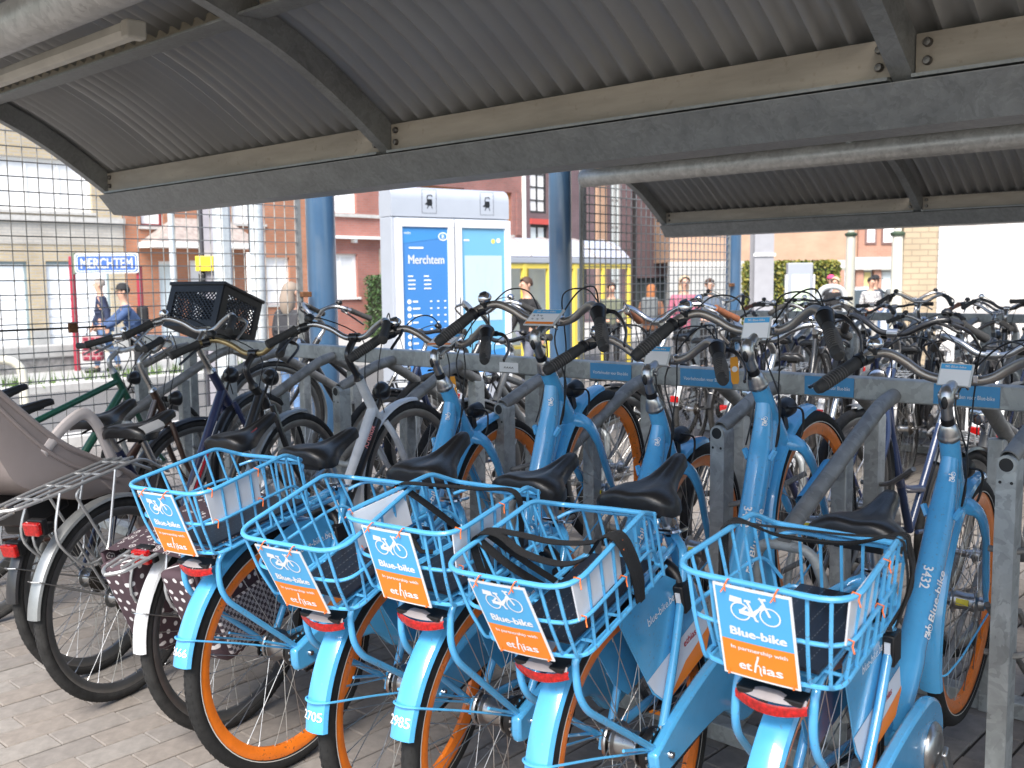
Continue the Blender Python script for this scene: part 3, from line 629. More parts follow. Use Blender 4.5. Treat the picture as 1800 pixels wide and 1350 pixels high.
    for q in zt[2:]: MB().tube([q + V((-.001, 0, .003)), q + V((-.003, 0, -.004)), q + V((.012, 0, -.008))], .0016, 5).build('cable_tie', ZIP, bk)
    for s in plates:
        for x, z in ((-.272, .947), (-.118, .949), (-.262, .86), (-.11, .862)):
            y = s * (.152 - (.95 - z) * .14); MB().tube([(x, y - s * .008, z - .004), (x - .002, y - s * .002, z + .008), (x + .003, y + s * .008, z + .003), (x + .002, y + s * .006, z - .006), (x - .006, y + s * .012, z - .014)], .0014, 5).build('cable_tie', ZIP, bk)
    # coat guard with print
    for s in (-1, 1):
        y = s * .052
        P = [(-.035, .70), (.06, .722), (.18, .70), (.30, .60), (.34, .47), (.30, .425), (.09, .415), (.045, .47)]
        mpg = lambda u, v: V((u, y + s * .0022, v))
        cg = MB().use(BLUE).prism([(a, y, b) for a, b in P], (0, -.0012, 0), (0, .0012, 0)).build('coat_guard', None, t, smooth=False)
        pr = MB().use(WHT).quad(*[mpg(a, b) for a, b in ((.022, .512), (.322, .545), (.338, .478), (.09, .424), (.05, .470))])
        pr = MB(); pr.use(mat('pale_print', (.62, .66, .74), .45)); pr.quad(*[mpg(a, b) for a, b in ((.028, .513), (.323, .535), (.336, .472), (.300, .427), (.093, .418), (.05, .471))])
        pr.use(SORNG); pr.quad(*[V((a, y + s * .0026, b)) for a, b in ((.10, .4185), (.20, .462), (.337, .482), (.337, .472), (.300, .427))])
        sgn = -s; mpt = lambda u, v: V((.165 + sgn * -u * -1 * (1), y + s * .0028, .61 + v)) if s < 0 else V((.165 - u, y + s * .0028, .61 + v))
        lay(pr, 'blue-bike.be', mpt, (-.03 if s < 0 else .03, .028), .020, WHT, width=.125)
        lay(pr, 'ethias', (lambda u, v: mpt(u, v) + V((0, s * .0003, 0))), (.07 if s < 0 else -.07, -.105), .018, mat('red_print', (.55, .02, .03), .5), width=.062, bold=.0005)
        pr.build('print', None, cg, smooth=False, stuff=True)
    # ring lock, saddle, post
    MB().tube(spline([(.215, -.055, .60), (.235, -.05, .66), (.245, 0, .69), (.235, .05, .66), (.215, .055, .60)], 6), .017, 10, updir=(1, 0, 0), flat=1.0).bb(.20, .25, .038, .078, .57, .68).bb(.20, .25, -.078, -.038, .59, .66).build('ring_lock', BLK, t, bevel=.004)
    MB().bb(.197, .1995, -.070, -.058, .62, .645).build('lock_button', PLAST, t, smooth=False)
    sd = saddle_bm(.16, .268, .898, .104, .023, .058).build('saddle', SAD, t, ang=60)
    MB().use(BLK).bb(.20, .26, -.05, .05, .833, .850).tube([(.2, -.02, .842), (.38, -.013, .868)], .004, 6).tube([(.2, .02, .842), (.38, .013, .868)], .004, 6).build('saddle_rail', None, sd, bevel=.006)
    MB().use(ALU).tube([(.312, 0, .750), (.288, 0, .848)], .0135, 16).bb(.27, .306, -.022, .022, .832, .852).build('seat_post', None, t)
    MB().use(CHROME).tube([(.318, 0, .738), (.312, 0, .762)], .0215, 16).tube([(.29, -.02, .752), (.29, .022, .752)], .007, 8).tube(rnd([(.288, -.022, .752), (.30, -.034, .75), (.345, -.03, .735)], .01), .0045, 6).build('seat_clamp', None, t)
    # chain case, crank
    cc = [(-.05, .385), (.06, .41), (.20, .425), (.33, .428), (.44, .415), (.515, .36), (.535, .285), (.50, .215), (.42, .185), (.35, .20), (.31, .245), (.26, .285), (.14, .305), (.02, .315), (-.05, .325)]
    cc = [(p.x, p.y) for p in spline([(a, b, 0) for a, b in cc + cc[:1]], 3)][:-1]
    MB().use(BLUE).prism([(a, -.098, b) for a, b in cc], (0, 0, 0), (0, .028, 0)).build('chain_case', None, t, bevel=.007)
    ck = MB().use(ALU).lathe([(0, -.022), (.03, -.020), (.052, -.012), (.058, -.004), (.058, .0)], (.425, -.0985, .30), n=24).bar((.425, -.128, .30), (.50, -.135, .165), .028, .012, (0, 1, 0)).build('crank', None, t, bevel=.004)
    MB().use(ALU).bar((.425, .075, .30), (.35, .082, .43), .026, .012, (0, 1, 0)).build('crank', None, t, bevel=.004)
    for s, c in ((-1, (.50, -.19, .160)), (1, (.35, .135, .435))):
        p = MB().use(BLK).box(c, (.085, .095, .02)).build('pedal', None, t, smooth=False, bevel=.005)
        MB().use(mat('amber_reflector', (.8, .25, .02), .3, coat=.5)).box((c[0] - .0435, c[1], c[2]), (.003, .05, .012)).box((c[0] + .0435, c[1], c[2]), (.003, .05, .012)).build('reflector', None, p, smooth=False)
    m = MB().use(BLK)
    for i in range(34): m.box((-.01 + .0127 * i, -.084, .302 - .0004 * i), (.010, .006, .008))
    m.build('chain', None, t, smooth=False, stuff=True)
    MB().use(BLK).tube([(.36, .05, .27), (.20, .075, .30), (.12, .08, .325)], .008, 8).build('kickstand', None, t)
    # steering
    MB().use(ALU).lathe([(.0265, 0), (.029, .004), (.029, .012), (.0275, .014), (.027, .020), (.021, .040), (.0165, .046)], (.9045, 0, .900), (-.36, 0, .93), 24).build('headset_cone', None, t)
    st = MB().use(ALU).tube([(.885, 0, .952), (.868, 0, .995)], [.0155, .0145], 16).tube(spline([(.869, 0, .992), (.864, 0, 1.012), (.868, 0, 1.028), (.878, 0, 1.034)], 4), [.016, .017, .018, .019, .019, .019, .018, .018, .018, .018, .018, .018, .018], 14, updir=(0, 1, 0)).tube([(.872, 0, 1.022), (.915, 0, 1.035), (.960, 0, 1.043)], [.0165, .014, .019], 14, updir=(0, 1, 0), flat=1.2).tube([(.961, -.022, 1.043), (.961, .022, 1.043)], .0195, 16)
    st = st.build('stem', None, t); MB().use(BLK).tube([(.886, 0, .944), (.880, 0, .96)], .0168, 16).build('stem_seal', None, st); MB().use(BLK).ball((.8475, 0, 1.006), (.004, .0085, .017), 12, 8).build('stem_inlay', None, st)
    MB().use(ALU).tube([(.885, -.024, 1.018), (.885, .024, 1.018)], .009, 10).build('stem_bolt', None, st)
    bar = spline([(.87, .228, 1.096), (.905, .205, 1.108), (.938, .17, 1.108), (.955, .13, 1.085), (.960, .09, 1.057), (.961, .05, 1.044), (.961, 0, 1.043)], 5); bar = bar[:-1] + [V((p.x, -p.y, p.z)) for p in reversed(bar)]
    hb = MB().use(CHAMP).tube(bar, .0127, 14).build('handlebar', None, t)
    g0 = V((.884, .220, 1.099)); g1 = V((.752, .294, 1.036)); gd = (g1 - g0)
    for s in (1, -1):
        F = lambda p: V((p.x, s * p.y, p.z)); N = 16; rad = []
        for i in range(N + 1): q = i / N; rad.append(.0148 + .0032 * sin(pi * min(1, q * 1.2)) + (.002 if q > .8 else 0) - (.004 if q > .97 else 0))
        gp = MB().use(GRIP).tube([F(g0 + gd * (i / N)) for i in range(N + 1)], rad, 14)
        side = gd.cross(V((0, 0, 1))).normalized()
        gp.use(GRIP2).tube([F(g0 + gd * (.30 + .68 * i / 10) + V((0, 0, .003)) + side * .006) for i in range(11)], [.009 + .0060 * sin(pi * (.1 + .8 * i / 10)) for i in range(11)], 10)
        for k in range(9): gp.use(GRIP2).tube([F(g0 + gd * (.42 + .05 * k)) - gd.normalized() * 0, F(g0 + gd * (.432 + .05 * k))], .0187, 12)
        gp.build('grip', None, hb)
        lv = MB().use(BLKM); c0 = V((.905, .208, 1.10)); 
        lv.tube([F(c0 + V((.005, .0, 0))), F(c0 + V((-.018, .012, -.004)))], .0185, 14)
        lv.tube([F(p) for p in spline([c0 + V((.0, 0, -.006)), c0 + V((.035, .015, -.012)), c0 + V((.038, .045, -.022)), c0 + V((-.02, .095, -.05)), c0 + V((-.10, .125, -.072))], 5)], [.011] * 6 + [.008] * 10 + [.006] * 5, 8, flat=.7)
        lv.tube([F(c0 + V((.02, .006, -.008))), F(c0 + V((.042, -.01, .004)))], .0085, 8)
        lv.build('brake_lever', None, hb)
        cab = spline([c0 + V((.042, -.01, .004)), c0 + V((.075, -.07, .045)), c0 + V((.07, -.15, .03)), V((.985, .04, 1.02)), V((.985, .035, .95)), V((.95, .034, .86)), V((.90, .045, .77)), V((.865, .046, .735))], 6)
        MB().use(BLK).tube([F(p) for p in cab], .0024, 6).build('brake_cable', None, t)
    tw = MB().use(BLK); a, b_ = g0 + gd * -.02, g0 + gd * .22; tw.tube([V((a.x, -a.y, a.z)), V((b_.x, -b_.y, b_.z))], [.0245, .018], 18).tube([V((a.x, -a.y, a.z)) + V((.022, .006, .004)), V((a.x, -a.y, a.z))], [.0225, .0245], 18)
    tw.build('twist_shifter', None, hb)
    MB().use(BLK).tube([g0 + gd * .02, g0 + gd * .10], .0195, 14).build('grip_clamp', None, hb)
    MB().use(BLK).tube(spline([V((.905, -.215, 1.105)), V((.99, -.16, 1.15)), V((1.02, -.07, 1.11)), V((1.0, .01, .98)), V((.95, -.036, .84)), V((.86, -.046, .735))], 6), .0026, 6).build('shift_cable', None, t)
    bl = MB().use(CHROME).lathe([(.0, .020), (.010, .019), (.018, .014), (.0225, .004), (.0225, -.003), (.019, -.008)], (.915, .196, 1.134), (-.15, .1, 1), 20).build('bell', None, hb)
    MB().use(BLK).lathe([(0, .0215), (.012, .0205), (.0125, .018)], (.915, .196, 1.134), (-.15, .1, 1), 16).box((.912, .197, 1.118), (.03, .02, .02)).build('bell_base', None, bl)
    # info card on the bars
    big = frameno in (' ', '2')
    A = V((.925, -.004, 1.070)) if big else V((.930, -.003, 1.062)); ux = V((0, -1, 0)); uy = (V((.095, 0, .028)) if big else V((.045, 0, .058))).normalized(); nz = ux.cross(uy).normalized(); kb = 1.35 if big else 1
    mc = lambda u, v, d=.0: A + ux * u * kb + uy * v * (1.3 if big else 1) + nz * d
    cd = MB().use(mat('clear_acrylic', (.6, .62, .62), .15, coat=.5)); cd.prism([mc(a, b) for a, b in ((-.040, -.030), (.042, -.030), (.042, .034), (-.040, .034))], nz * -.004, nz * .0); cd = cd.build('info_card', None, t, smooth=False)
    pr = MB().use(WHT).quad(*[mc(a, b, .0008) for a, b in ((-.037, -.028), (.037, -.028), (.037, .031), (-.037, .031))])
    pr.use(SBLUE).quad(*[mc(a, b, .0013) for a, b in ((-.037, .016), (.037, .016), (.037, .031), (-.037, .031))]); lay(pr, 'Blue-bike', lambda u, v: mc(u, v, .0018), (.006, .0235), .0065, WHT, width=.036, bold=.0003); icon(pr, lambda u, v: mc(u, v, .0018), (-.021, .0235), .0065, .09)
    if big:
        pr.use(SORNG).quad(*[mc(a, b, .0013) for a, b in ((-.037, -.028), (.037, -.028), (.037, -.019), (-.037, -.019))]); pr.use(BLK)
        for q, (a, b) in enumerate(((-.028, .006), (-.018, .007), (-.008, .006), (-.026, -.008), (-.012, -.009), (.0, -.006))): ribbon(pr, [(a - .003, b), (a, b + .003), (a + .003, b), (a + .001, b - .003)], .0016, lambda u, v: mc(u, v, .0014))
    pr.build('card_print', None, cd, smooth=False, stuff=True)
    MB().use(CHROME).bb(.93, .965, -.058, -.046, 1.045, 1.065).tube([(.95, -.03, 1.05), (.94, -.03, 1.03), (.955, -.03, 1.022)], .004, 6).build('card_clip', None, cd, bevel=.003)
    # front light
    hl = MB().use(BLK).lathe([(.0, -.035), (.016, -.032), (.025, -.018), (.028, .0), (.029, .024), (.026, .026)], (1.055, 0, .775), (1, 0, -.06), 18).box((1.03, 0, .735), (.025, .02, .06)).tube(spline([(1.03, -.02, .79), (1.06, -.05, .77), (1.05, -.045, .70), (1.02, -.03, .68), (1.01, -.02, .665)], 5), .0035, 6).tube(spline([(1.02, .02, .80), (1.0, .04, .76), (1.02, .045, .70), (1.02, .03, .66)], 5), .003, 6).build('headlight', None, t)
    MB().use(CHROME).lathe([(.0255, .02), (.015, .010), (0, .006)], (1.055, 0, .775), (1, 0, -.06), 18).build('lens', None, hl)
    # lettering along the down tube
    dd = V((.925 - .63, 0, .862 - .462)); dd = V((.80 - .56, 0, .645 - .40)).normalized(); o1 = V((.70, 0, .533)); nn = V((-dd.z, 0, dd.x))
    def mpt(ang, flip=1):
        def q(u, v):
            a = ang - v / .037 * flip; p = o1 + dd * u * flip; i = p.x
            return p + (nn * cos(a) + V((0, -1, 0)) * sin(a)) * .0392
        return q
    m = MB(); lay(m, 'Blue-bike', mpt(R(62)), (.01, 0), .018, WHT, width=.135, bold=.0006); icon(m, mpt(R(62)), (-.085, 0), .020, .09)
    if frameno.strip(): lay(m, frameno, mpt(R(8), -1), (-.045, 0), .022, WHT, bold=.0007)
    o1b = o1 + dd * .19
    icon(m, lambda u, v: V((.893 + u * .5, 0, .795 + u * .86)) + (V((-.84, 0, .5)) * cos(R(35) - v / .03) + V((0, -1, 0)) * sin(R(35) - v / .03)) * .0325, (0, 0), .014, .10)
    m.build('lettering', None, t, smooth=False, stuff=True)
    return t
def setpose(o, X, Y, yaw, lean=0, nose=0, RT=.355, z=0):
    o.matrix_world = M.Translation((X, Y, z)) @ M.Rotation(yaw + pi / 2, 4, 'Z') @ M.Rotation(lean, 4, 'X') @ M.Translation((0, 0, RT)) @ M.Rotation(-nose, 4, 'Y') @ M.Translation((0, 0, -RT))
def strap_flat(mb, pts, w=.02, up=(1, 0, 0), th=.0018):
    P = spline(pts, 6); up = V(up); rows = []
    for i, p in enumerate(P):
        rows.append([p - up * w / 2, p + up * w / 2])
    mb.grid(rows); mb.grid([[q + V((0, 0, th)) + (V((0, th, 0))) for q in reversed(r)] for r in rows]); return mb
for i, (num, fno, pose, lab) in enumerate([
    ('2666', ' ', (-2.422, 1.634, .156, -.024, .160), 'blue hire bike farthest left, its rear mudguard numbered 666'),
    ('2705', '2', (-1.947, 1.696, .192, .003, .278), 'blue hire bike numbered 705 with empty basket and no strap'),
    ('2985', '', (-1.658, 1.725, .132, .004, .132), 'blue hire bike numbered 985 with one flat strap tied across the basket'),
    ('3426', '3433', (-1.293, 1.799, .087, -.042, .256), 'blue hire bike with a loose looped webbing strap hanging in its basket'),
    ('3432', '3432', (-.866, 1.818, .099, .024, .108), 'blue hire bike nearest right, black cords stretched across its basket')]):
    o = blue_bike(num, fno, [(-1,), (), (-1, 1), (-1,), (-1,)][i]); o['label'] = lab; setpose(o, *pose)
    bk = [c for c in o.children if c.name.startswith('basket')][0]
    if i == 2:
        m = MB().use(STRAP); strap_flat(m, [(-.10, .150, .80), (-.115, .155, .90), (-.11, .152, .958), (-.09, .06, .962), (-.075, -.06, .962), (-.06, -.148, .962), (-.05, -.155, .90), (-.03, -.13, .80)]); strap_flat(m, [(-.10, .145, .95), (-.04, .11, .88), (.03, .08, .80)], .024)
        m.tube([(-.10, .147, .84), (-.09, .12, .79), (-.07, .10, .785)], .006, 6); m.build('strap', None, bk)
    if i == 3:
        m = MB().use(STRAP); strap_flat(m, [(-.18, .148, .79), (-.19, .157, .88), (-.19, .155, .955), (-.17, .11, .962), (-.17, .05, .925), (-.16, -.03, .905), (-.15, -.09, .92), (-.14, -.13, .965), (-.13, -.158, .96), (-.11, -.168, .88), (-.09, -.155, .80)], .022)
        strap_flat(m, [(-.16, .148, .79), (-.165, .157, .88), (-.165, .155, .957), (-.15, .08, .955), (-.13, .0, .935), (-.12, -.09, .94), (-.11, -.155, .962), (-.085, -.166, .87), (-.07, -.15, .79)], .02)
        strap_flat(m, [(-.185, .15, .95), (-.14, .12, .87), (-.08, .09, .79)], .024); strap_flat(m, [(-.155, .15, .95), (-.10, .11, .86), (-.05, .08, .79)], .02); m.build('strap', None, bk)
    if i == 4:
        m = MB().use(STRAP)
        for k, (dx, sag) in enumerate(((-.02, .0), (0, -.022), (.012, -.03))):
            m.tube(spline([(-.10 + dx, .150, .82), (-.09 + dx, .158, .92), (-.07 + dx, .150, .960), (-.04 + dx, .07, .957 + sag), (-.015 + dx, -.05, .955 + sag), (.0 + dx, -.142, .958), (.005 + dx, -.155, .93), (.04 + dx, -.15, .84), (-.02 + dx, -.135, .79)], 6), .0026, 6)
        strap_flat(m, [(.02, -.15, .95), (.03, -.158, .88), (-.02, -.148, .80), (-.06, -.14, .78)], .024); strap_flat(m, [(-.10, .152, .78), (-.105, .158, .87), (-.09, .155, .952)], .02); m.build('strap', None, bk)

# ------------------------------------------------------------------ other people's bicycles
STG = mat('silver_paint', (.42, .43, .44), .35, .6, var=.06, scale=12)
PAINTS = {k: mat('paint_' + k, c, .3, coat=.4, var=.12, scale=18) for k, c in dict(green=(.012, .085, .05), brown=(.04, .018, .012), navy=(.018, .026, .075), black=(.014, .014, .015), white=(.62, .63, .64), grey=(.11, .115, .12), darkblue=(.02, .035, .09), red=(.28, .015, .02), silver=(.40, .41, .42), teal=(.02, .12, .13)).items()}
GOLD = mat('tarnished_bar', (.42, .32, .16), .4, .8, var=.3, scale=15)
BRNG = mat('brown_leather', (.20, .07, .03), .6, var=.2, scale=40)
WHTF = mat('white_mudguard', (.66, .67, .68), .35, coat=.3, var=.08, scale=12)
GRYF = mat('grey_mudguard', (.30, .31, .31), .42, .6, var=.12, scale=14)
DARKF = mat('dark_mudguard', (.02, .02, .022), .4, coat=.3, var=.3, scale=14)
def city_bike(label, col='black', style='diamond', fender=DARKF, rack=True, bar='city', barm=ALU, stemm=ALU, sadm=SAD, sadw=.085, light='black', rimm=RIMG, text=None, lamp='small', grips=None, low=True, tyre=RUBD, panels=None, sadz=.90, group=None, basket=False, stemh=0, name='city_bicycle', rackz=.735, lamp_at=None):
    t = thing(name, label, 'bicycle', group=group); P = PAINTS[col]; HC = (1.06, 0, .345); RT = .345
    for c in ((0, 0, RT), HC): wheel(t, c, rimm, tyre, (.022 if c[0] else .03, .034, ALU), RT, .0185, .020, refl=False, lowres=low, spoke_r=.0011)
    BB_ = V((.43, 0, .285)); HT = V((.875, 0, .865)); HL = V((.925, 0, rackz)); ST = V((.27, 0, .74))
    f = MB().use(P).tube([HT, HL], .019, 12).tube([HL + V((-.01, 0, .03)), BB_], .0175 if style == 'step' else .0215, 12).tube([ST, BB_], .0155, 12)
    if style == 'diamond': f.tube([HT + V((.015, 0, -.05)), ST + V((.005, 0, -.06))], .0165, 12)
    elif style == 'step': f.tube(spline([HT + V((.015, 0, -.04)), V((.80, 0, .66)), V((.62, 0, .46)), V((.365, 0, .46))], 6), .0165, 12)
    elif style != 'mono': f.tube([HT + V((.015, 0, -.05)), V((.345, 0, .55))], .0165, 12)
    for s in (-1, 1): f.tube([ST + V((0, s * .02, -.03)), (.0, s * .062, RT)], .0075, 8).tube([BB_ + V((0, s * .03, 0)), (.0, s * .062, RT)], .009, 8)
    f.build('frame', None, t)
    fk = MB().use(P if col != 'silver' else STG).tube([HL, HL + V((.012, 0, -.04))], .02, 10)
    for s in (-1, 1): fk.tube(spline([HL + V((.012, s * .03, -.03)), V((.95, s * .052, .60)), V((.99, s * .052, .47)), V((1.06, s * .052, .345))], 4), [.013] * 8 + [.010] * 5, 8)
    fk.build('fork', None, t)
    if panels:
        m = MB()
        for (a, b, a0, a1, mm) in panels:
            dr = (HL - BB_); p0 = BB_ + dr * a; p1 = BB_ + dr * b; d = dr.normalized(); u = V((-d.z, 0, d.x)); m.use(mm); rows = []
            for p in (p0, p1): rows.append([p + (u * cos(R(an)) + V((0, -1, 0)) * sin(R(an))) * (.0298 if style == 'mono' else .0222) for an in [a0 + (a1 - a0) * k / 10 for k in range(11)]])
            m.grid(rows)
        m.build('frame_stripes', None, t, smooth=False, stuff=True)
    if text:
        m = MB(); dr = (BB_ - HL).normalized(); u = V((-dr.z, 0, dr.x))
        for body, pos, mm, sc, side in text:
            o1 = HL + (BB_ - HL) * pos; k = -side
            mp = lambda q, v: o1 - dr * q * 1 + (u * -1 * cos(R(48) - v / .030) + V((0, -1, 0)) * sin(R(48) - v / .030)) * (.0302 if style == 'mono' else .0232)
            lay(m, body, mp, (0, 0), sc, mm, bold=.0006)
        m.build('lettering', None, t, smooth=False, stuff=True)
    if fender:
        o = arcband((0, 0, RT), RT + .014, R(42), R(166), .05, .012, 22).build('rear_mudguard', fender, t)
        MB().tube([(0, -.06, RT), (-.31, -.024, RT + .20), (-.318, 0, RT + .203), (-.31, .024, RT + .20), (0, .06, RT)], .0022, 5).build('mudguard_stay', STEEL if fender != WHTF else ALU, t)
        arcband(HC, RT + .014, R(70), R(192), .048, .012, 22).build('front_mudguard', fender, t)
    if rack:
        m = MB().use(rack if rack is not True else STG)
        for s in (-1, 1): m.tube(rnd([(.02, s * .068, RT), (-.14, s * .062, rackz - .03), (-.12, s * .062, rackz - .015)], .02), .005, 7).tube(rnd([(.30, s * .03, .70), (.16, s * .062, rackz), (-.20, s * .062, rackz), (-.345, s * .045, rackz), (-.37, 0, rackz)], .05), .0058, 8).tube(rnd([(-.20, s * .066, rackz), (-.27, s * .078, rackz - .13), (-.18, s * .078, rackz - .26), (-.08, s * .078, rackz - .26), (.03, s * .07, rackz)], .06), .0045, 7)
        for x in (-.26, -.14, -.02, .1): m.tube([(x, -.062, rackz), (x, .062, rackz)], .0042, 6)
        m.tube([(-.33, -.02, rackz + .002), (.15, -.02, rackz + .002)], .004, 6).tube([(-.33, .02, rackz + .002), (.15, .02, rackz + .002)], .004, 6)
        m.build('carrier', None, t)
        lx, lz = lamp_at or (-.25, .70)
        tl = MB().use(BLK).bb(lx, lx + .022, -.032, .032, lz - .026, lz + .026).bb(lx + .02, lx + .06, -.012, .012, lz - .02, lz).build('tail_light', None, t, smooth=False, bevel=.004)
        MB().use(REDL).prism([(lx - .001, a, b) for a, b in ((-.031, lz - .022), (.031, lz - .022), (.034, lz + .022), (-.034, lz + .022))], (-.02, 0, 0), (0, 0, 0)).build('red_lens', None, tl, smooth=False, bevel=.006)
    elif fender:
        MB().use(REDL).prism([(-.345, a, b) for a, b in ((-.032, .46), (.032, .46), (.032, .51), (-.032, .51))], (-.03, 0, 0), (0, 0, 0)).build('tail_light', None, t, smooth=False, bevel=.006)
    dz = sadz - .885
    sd = saddle_bm(.14, .27, sadz, sadw, .024, .05).build('saddle', sadm, t, ang=60)
    MB().use(BLK).bb(.2, .27, -.03, .03, sadz - .06, sadz - .04).tube([(.17, -.05, sadz - .055), (.36, -.012, sadz - .03)], .004, 6).tube([(.17, .05, sadz - .055), (.36, .012, sadz - .03)], .004, 6).build('saddle_rail', None, sd)
    MB().tube([ST, (.235, 0, sadz - .05)], .0132, 12).build('seat_post', ALU, t)
    MB().lathe([(0, -.008), (.085, -.008), (.088, 0), (.085, .008), (0, .008)], (.43, -.075, .285), n=28).build('chain_case' , DARKF if fender != GRYF else ALU, t)
    MB().use(ALU).bar((.43, -.095, .285), (.50, -.10, .135), .022, .010, (0, 1, 0)).bar((.43, .07, .285), (.36, .08, .435), .022, .010, (0, 1, 0)).build('crank', None, t, smooth=False, stuff=True)
    for c in ((.505, -.155, .13), (.355, .135, .44)): MB().box(c, (.085, .085, .02)).build('pedal', BLK, t, smooth=False, bevel=.004)
    m = MB().use(mat('cassette_steel', (.14, .125, .11), .5, .9, var=.3, scale=60))
    for k in range(6): m.lathe([(.02, -.052 + .004 * k), (.030 + .004 * k, -.052 + .004 * k), (.030 + .004 * k, -.050 + .004 * k), (.02, -.050 + .004 * k)], (0, 0, RT), n=20)
    m.build('cassette', None, t)
    MB().use(BLK).bar((.01, -.06, RT - .06), (.05, -.06, RT - .13), .02, .012, (0, 1, 0)).lathe([(.0, -.003), (.022, -.003), (.022, .003), (0, .003)], (.045, -.06, RT - .13), n=14).lathe([(.0, -.003), (.02, -.003), (.02, .003), (0, .003)], (.012, -.06, RT - .06), n=14).build('derailleur', None, t)
    # steering
    top = HT + V((-.022, 0, .055)) + V((-.03, 0, .075)) * stemh; cl = top + V((.06, 0, .075))
    MB().use(stemm).tube(spline([HT, HT + V((-.012, 0, .03)), top, top + V((.002, 0, .035)), cl], 4), [.0215, .018, .0145, .0135] + [.013] * 9 + [.014] * 4, 12).tube([cl + V((0, -.02, 0)), cl + V((0, .02, 0))], .0185, 12).build('stem', None, t)
    if bar == 'flat': half = [(0, 0, 0), (0, .06, .0), (-.005, .12, .012), (-.02, .20, .02), (-.035, .30, .02)]; gs, ge = 3, 4
    elif bar == 'swept': half = [(0, 0, 0), (.015, .05, .01), (.03, .12, .05), (.0, .20, .075), (-.07, .25, .07), (-.20, .28, .05)]; gs, ge = 4, 5
    else: half = [(0, 0, 0), (.003, .05, .004), (.0, .11, .04), (-.02, .17, .065), (-.07, .215, .06), (-.18, .27, .035)]; gs, ge = 4, 5
    hs = [cl + V(p) for p in half]; sp = spline(hs, 5); full = [V((p.x, -p.y, p.z)) for p in reversed(sp)][:-1] + sp
    hb = MB().tube(full, .0115, 10).build('handlebar', barm, t)
    for s in (1, -1):
        F = lambda p: V((p.x, s * p.y, p.z)); a, b = hs[gs], hs[ge]
        if bar == 'flat': a = a + (b - a) * .05
        MB().tube([F(a), F(a + (b - a) * .1), F(a + (b - a) * .5), F(b), F(b + (b - a) * .02)], [.019, .0165, .0155, .0175, .012], 12).build('grip', grips or GRIP, hb)
        e = (a - hs[gs - 1]).normalized()
        m = MB().use(BLKM if light == 'black' else ALU); m.tube([F(a - e * .045), F(a - e * .015)], .0165, 10)
        m.tube([F(p) for p in spline([a - e * .03, a - e * .02 + V((.035, .0, -.012)), a + V((.03, .04, -.03)), a + (b - a) * .75 + V((.012, .012, -.05))], 5)], [.008] * 8 + [.0055] * 8, 7); m.build('brake_lever', None, hb)
        cb = spline([a - e * .03 + V((.03, 0, 0)), a + V((.085, -.05, .02)), cl + V((.10, .05, -.03)), HT + V((.07, .03, -.03)), HL + V((.03, .02, 0))], 5)
        MB().tube([F(p) for p in cb], .0024, 5).build('brake_cable', BLK, t)
    a = hs[gs - 1]; MB().use(CHROME if light != 'black' else BLK).lathe([(0, .018), (.012, .016), (.02, .006), (.021, -.002), (.017, -.006)], a + V((-.012, .0, .026)), (-.2, 0, 1), 16).tube([a, a + V((-.012, 0, .02))], .008, 8).build('bell', None, hb)
    m = MB().use(BLKM if lamp != 'chrome' else CHROME); c = HL + V((.075, 0, .075)); m.lathe([(0, -.05), (.02, -.044), (.034, -.02), (.038, .0), (.036, .004)], c, (1, 0, -.05), 16).tube([c + V((-.03, 0, -.02)), HL], .006, 6); lp = m.build('headlight', None, t)
    MB().lathe([(.034, .002), (.02, .008), (0, .01)], c, (1, 0, -.05), 16).build('lens', CHROME, lp)
    return t
REDP = mat('paint_bright_red', (.50, .015, .03), .35, coat=.3)
SADG = mat('silver_saddle_panel', (.42, .42, .42), .4, var=.1, scale=20)
GR = 'private bicycles parked in the front row'
b = city_bike('dark green diamond frame bike at the far left end of the front row', 'green', 'diamond', None, False, 'flat', barm=STG, stemm=STG, light='alu', low=False, stemh=-.3); setpose(b, -4.93, 1.60, .14, 0, .115, .345)
b = city_bike('brown step through bike with a tall silver stem next to the green one', 'brown', 'step', DARKF, False, 'city', barm=ALU, light='alu', low=False, stemh=.8); setpose(b, -4.40, 1.45, .03, .0, .06, .345)
navy = city_bike('navy bike with white and red frame decals carrying the child seat', 'navy', 'mono', DARKF, True, 'city', barm=ALU, light='alu', low=False, sadw=.10, lamp_at=(-.28, .60), text=[('LA', .5, REDP, .02, 1)], panels=[(.20, .80, 20, 50, PAINTS['white']), (.33, .60, 55, 75, REDP), (.30, .75, 90, 120, PAINTS['white'])], stemh=.6, sadz=.90); setpose(navy, -3.567, 1.594, .35, -.05, .215, .345)
usb = city_bike('black bike with silver mudguards, silver carrier and a tarnished bar', 'black', 'mono', GRYF, True, 'city', barm=GOLD, stemm=BLKM, sadm=SAD, sadw=.105, low=False, rackz=.80, lamp_at=(-.26, .705), text=[('US', .5, WHT, .026, 1)], tyre=RUBD); setpose(usb, -3.268, 1.547, .327, -.039, .154, .345)
m = MB().use(SADG)
for s in (-1, 1): m.grid([[V((.155 + .1 * i / 5, s * (.055 + .052 * sin(pi * (.15 + .75 * j / 4)) * (1 - .02 * i)), .905 - .045 * j / 4 + .004)) for j in range(5)] for i in range(6)])
m.build('saddle_panel', None, usb, stuff=True)
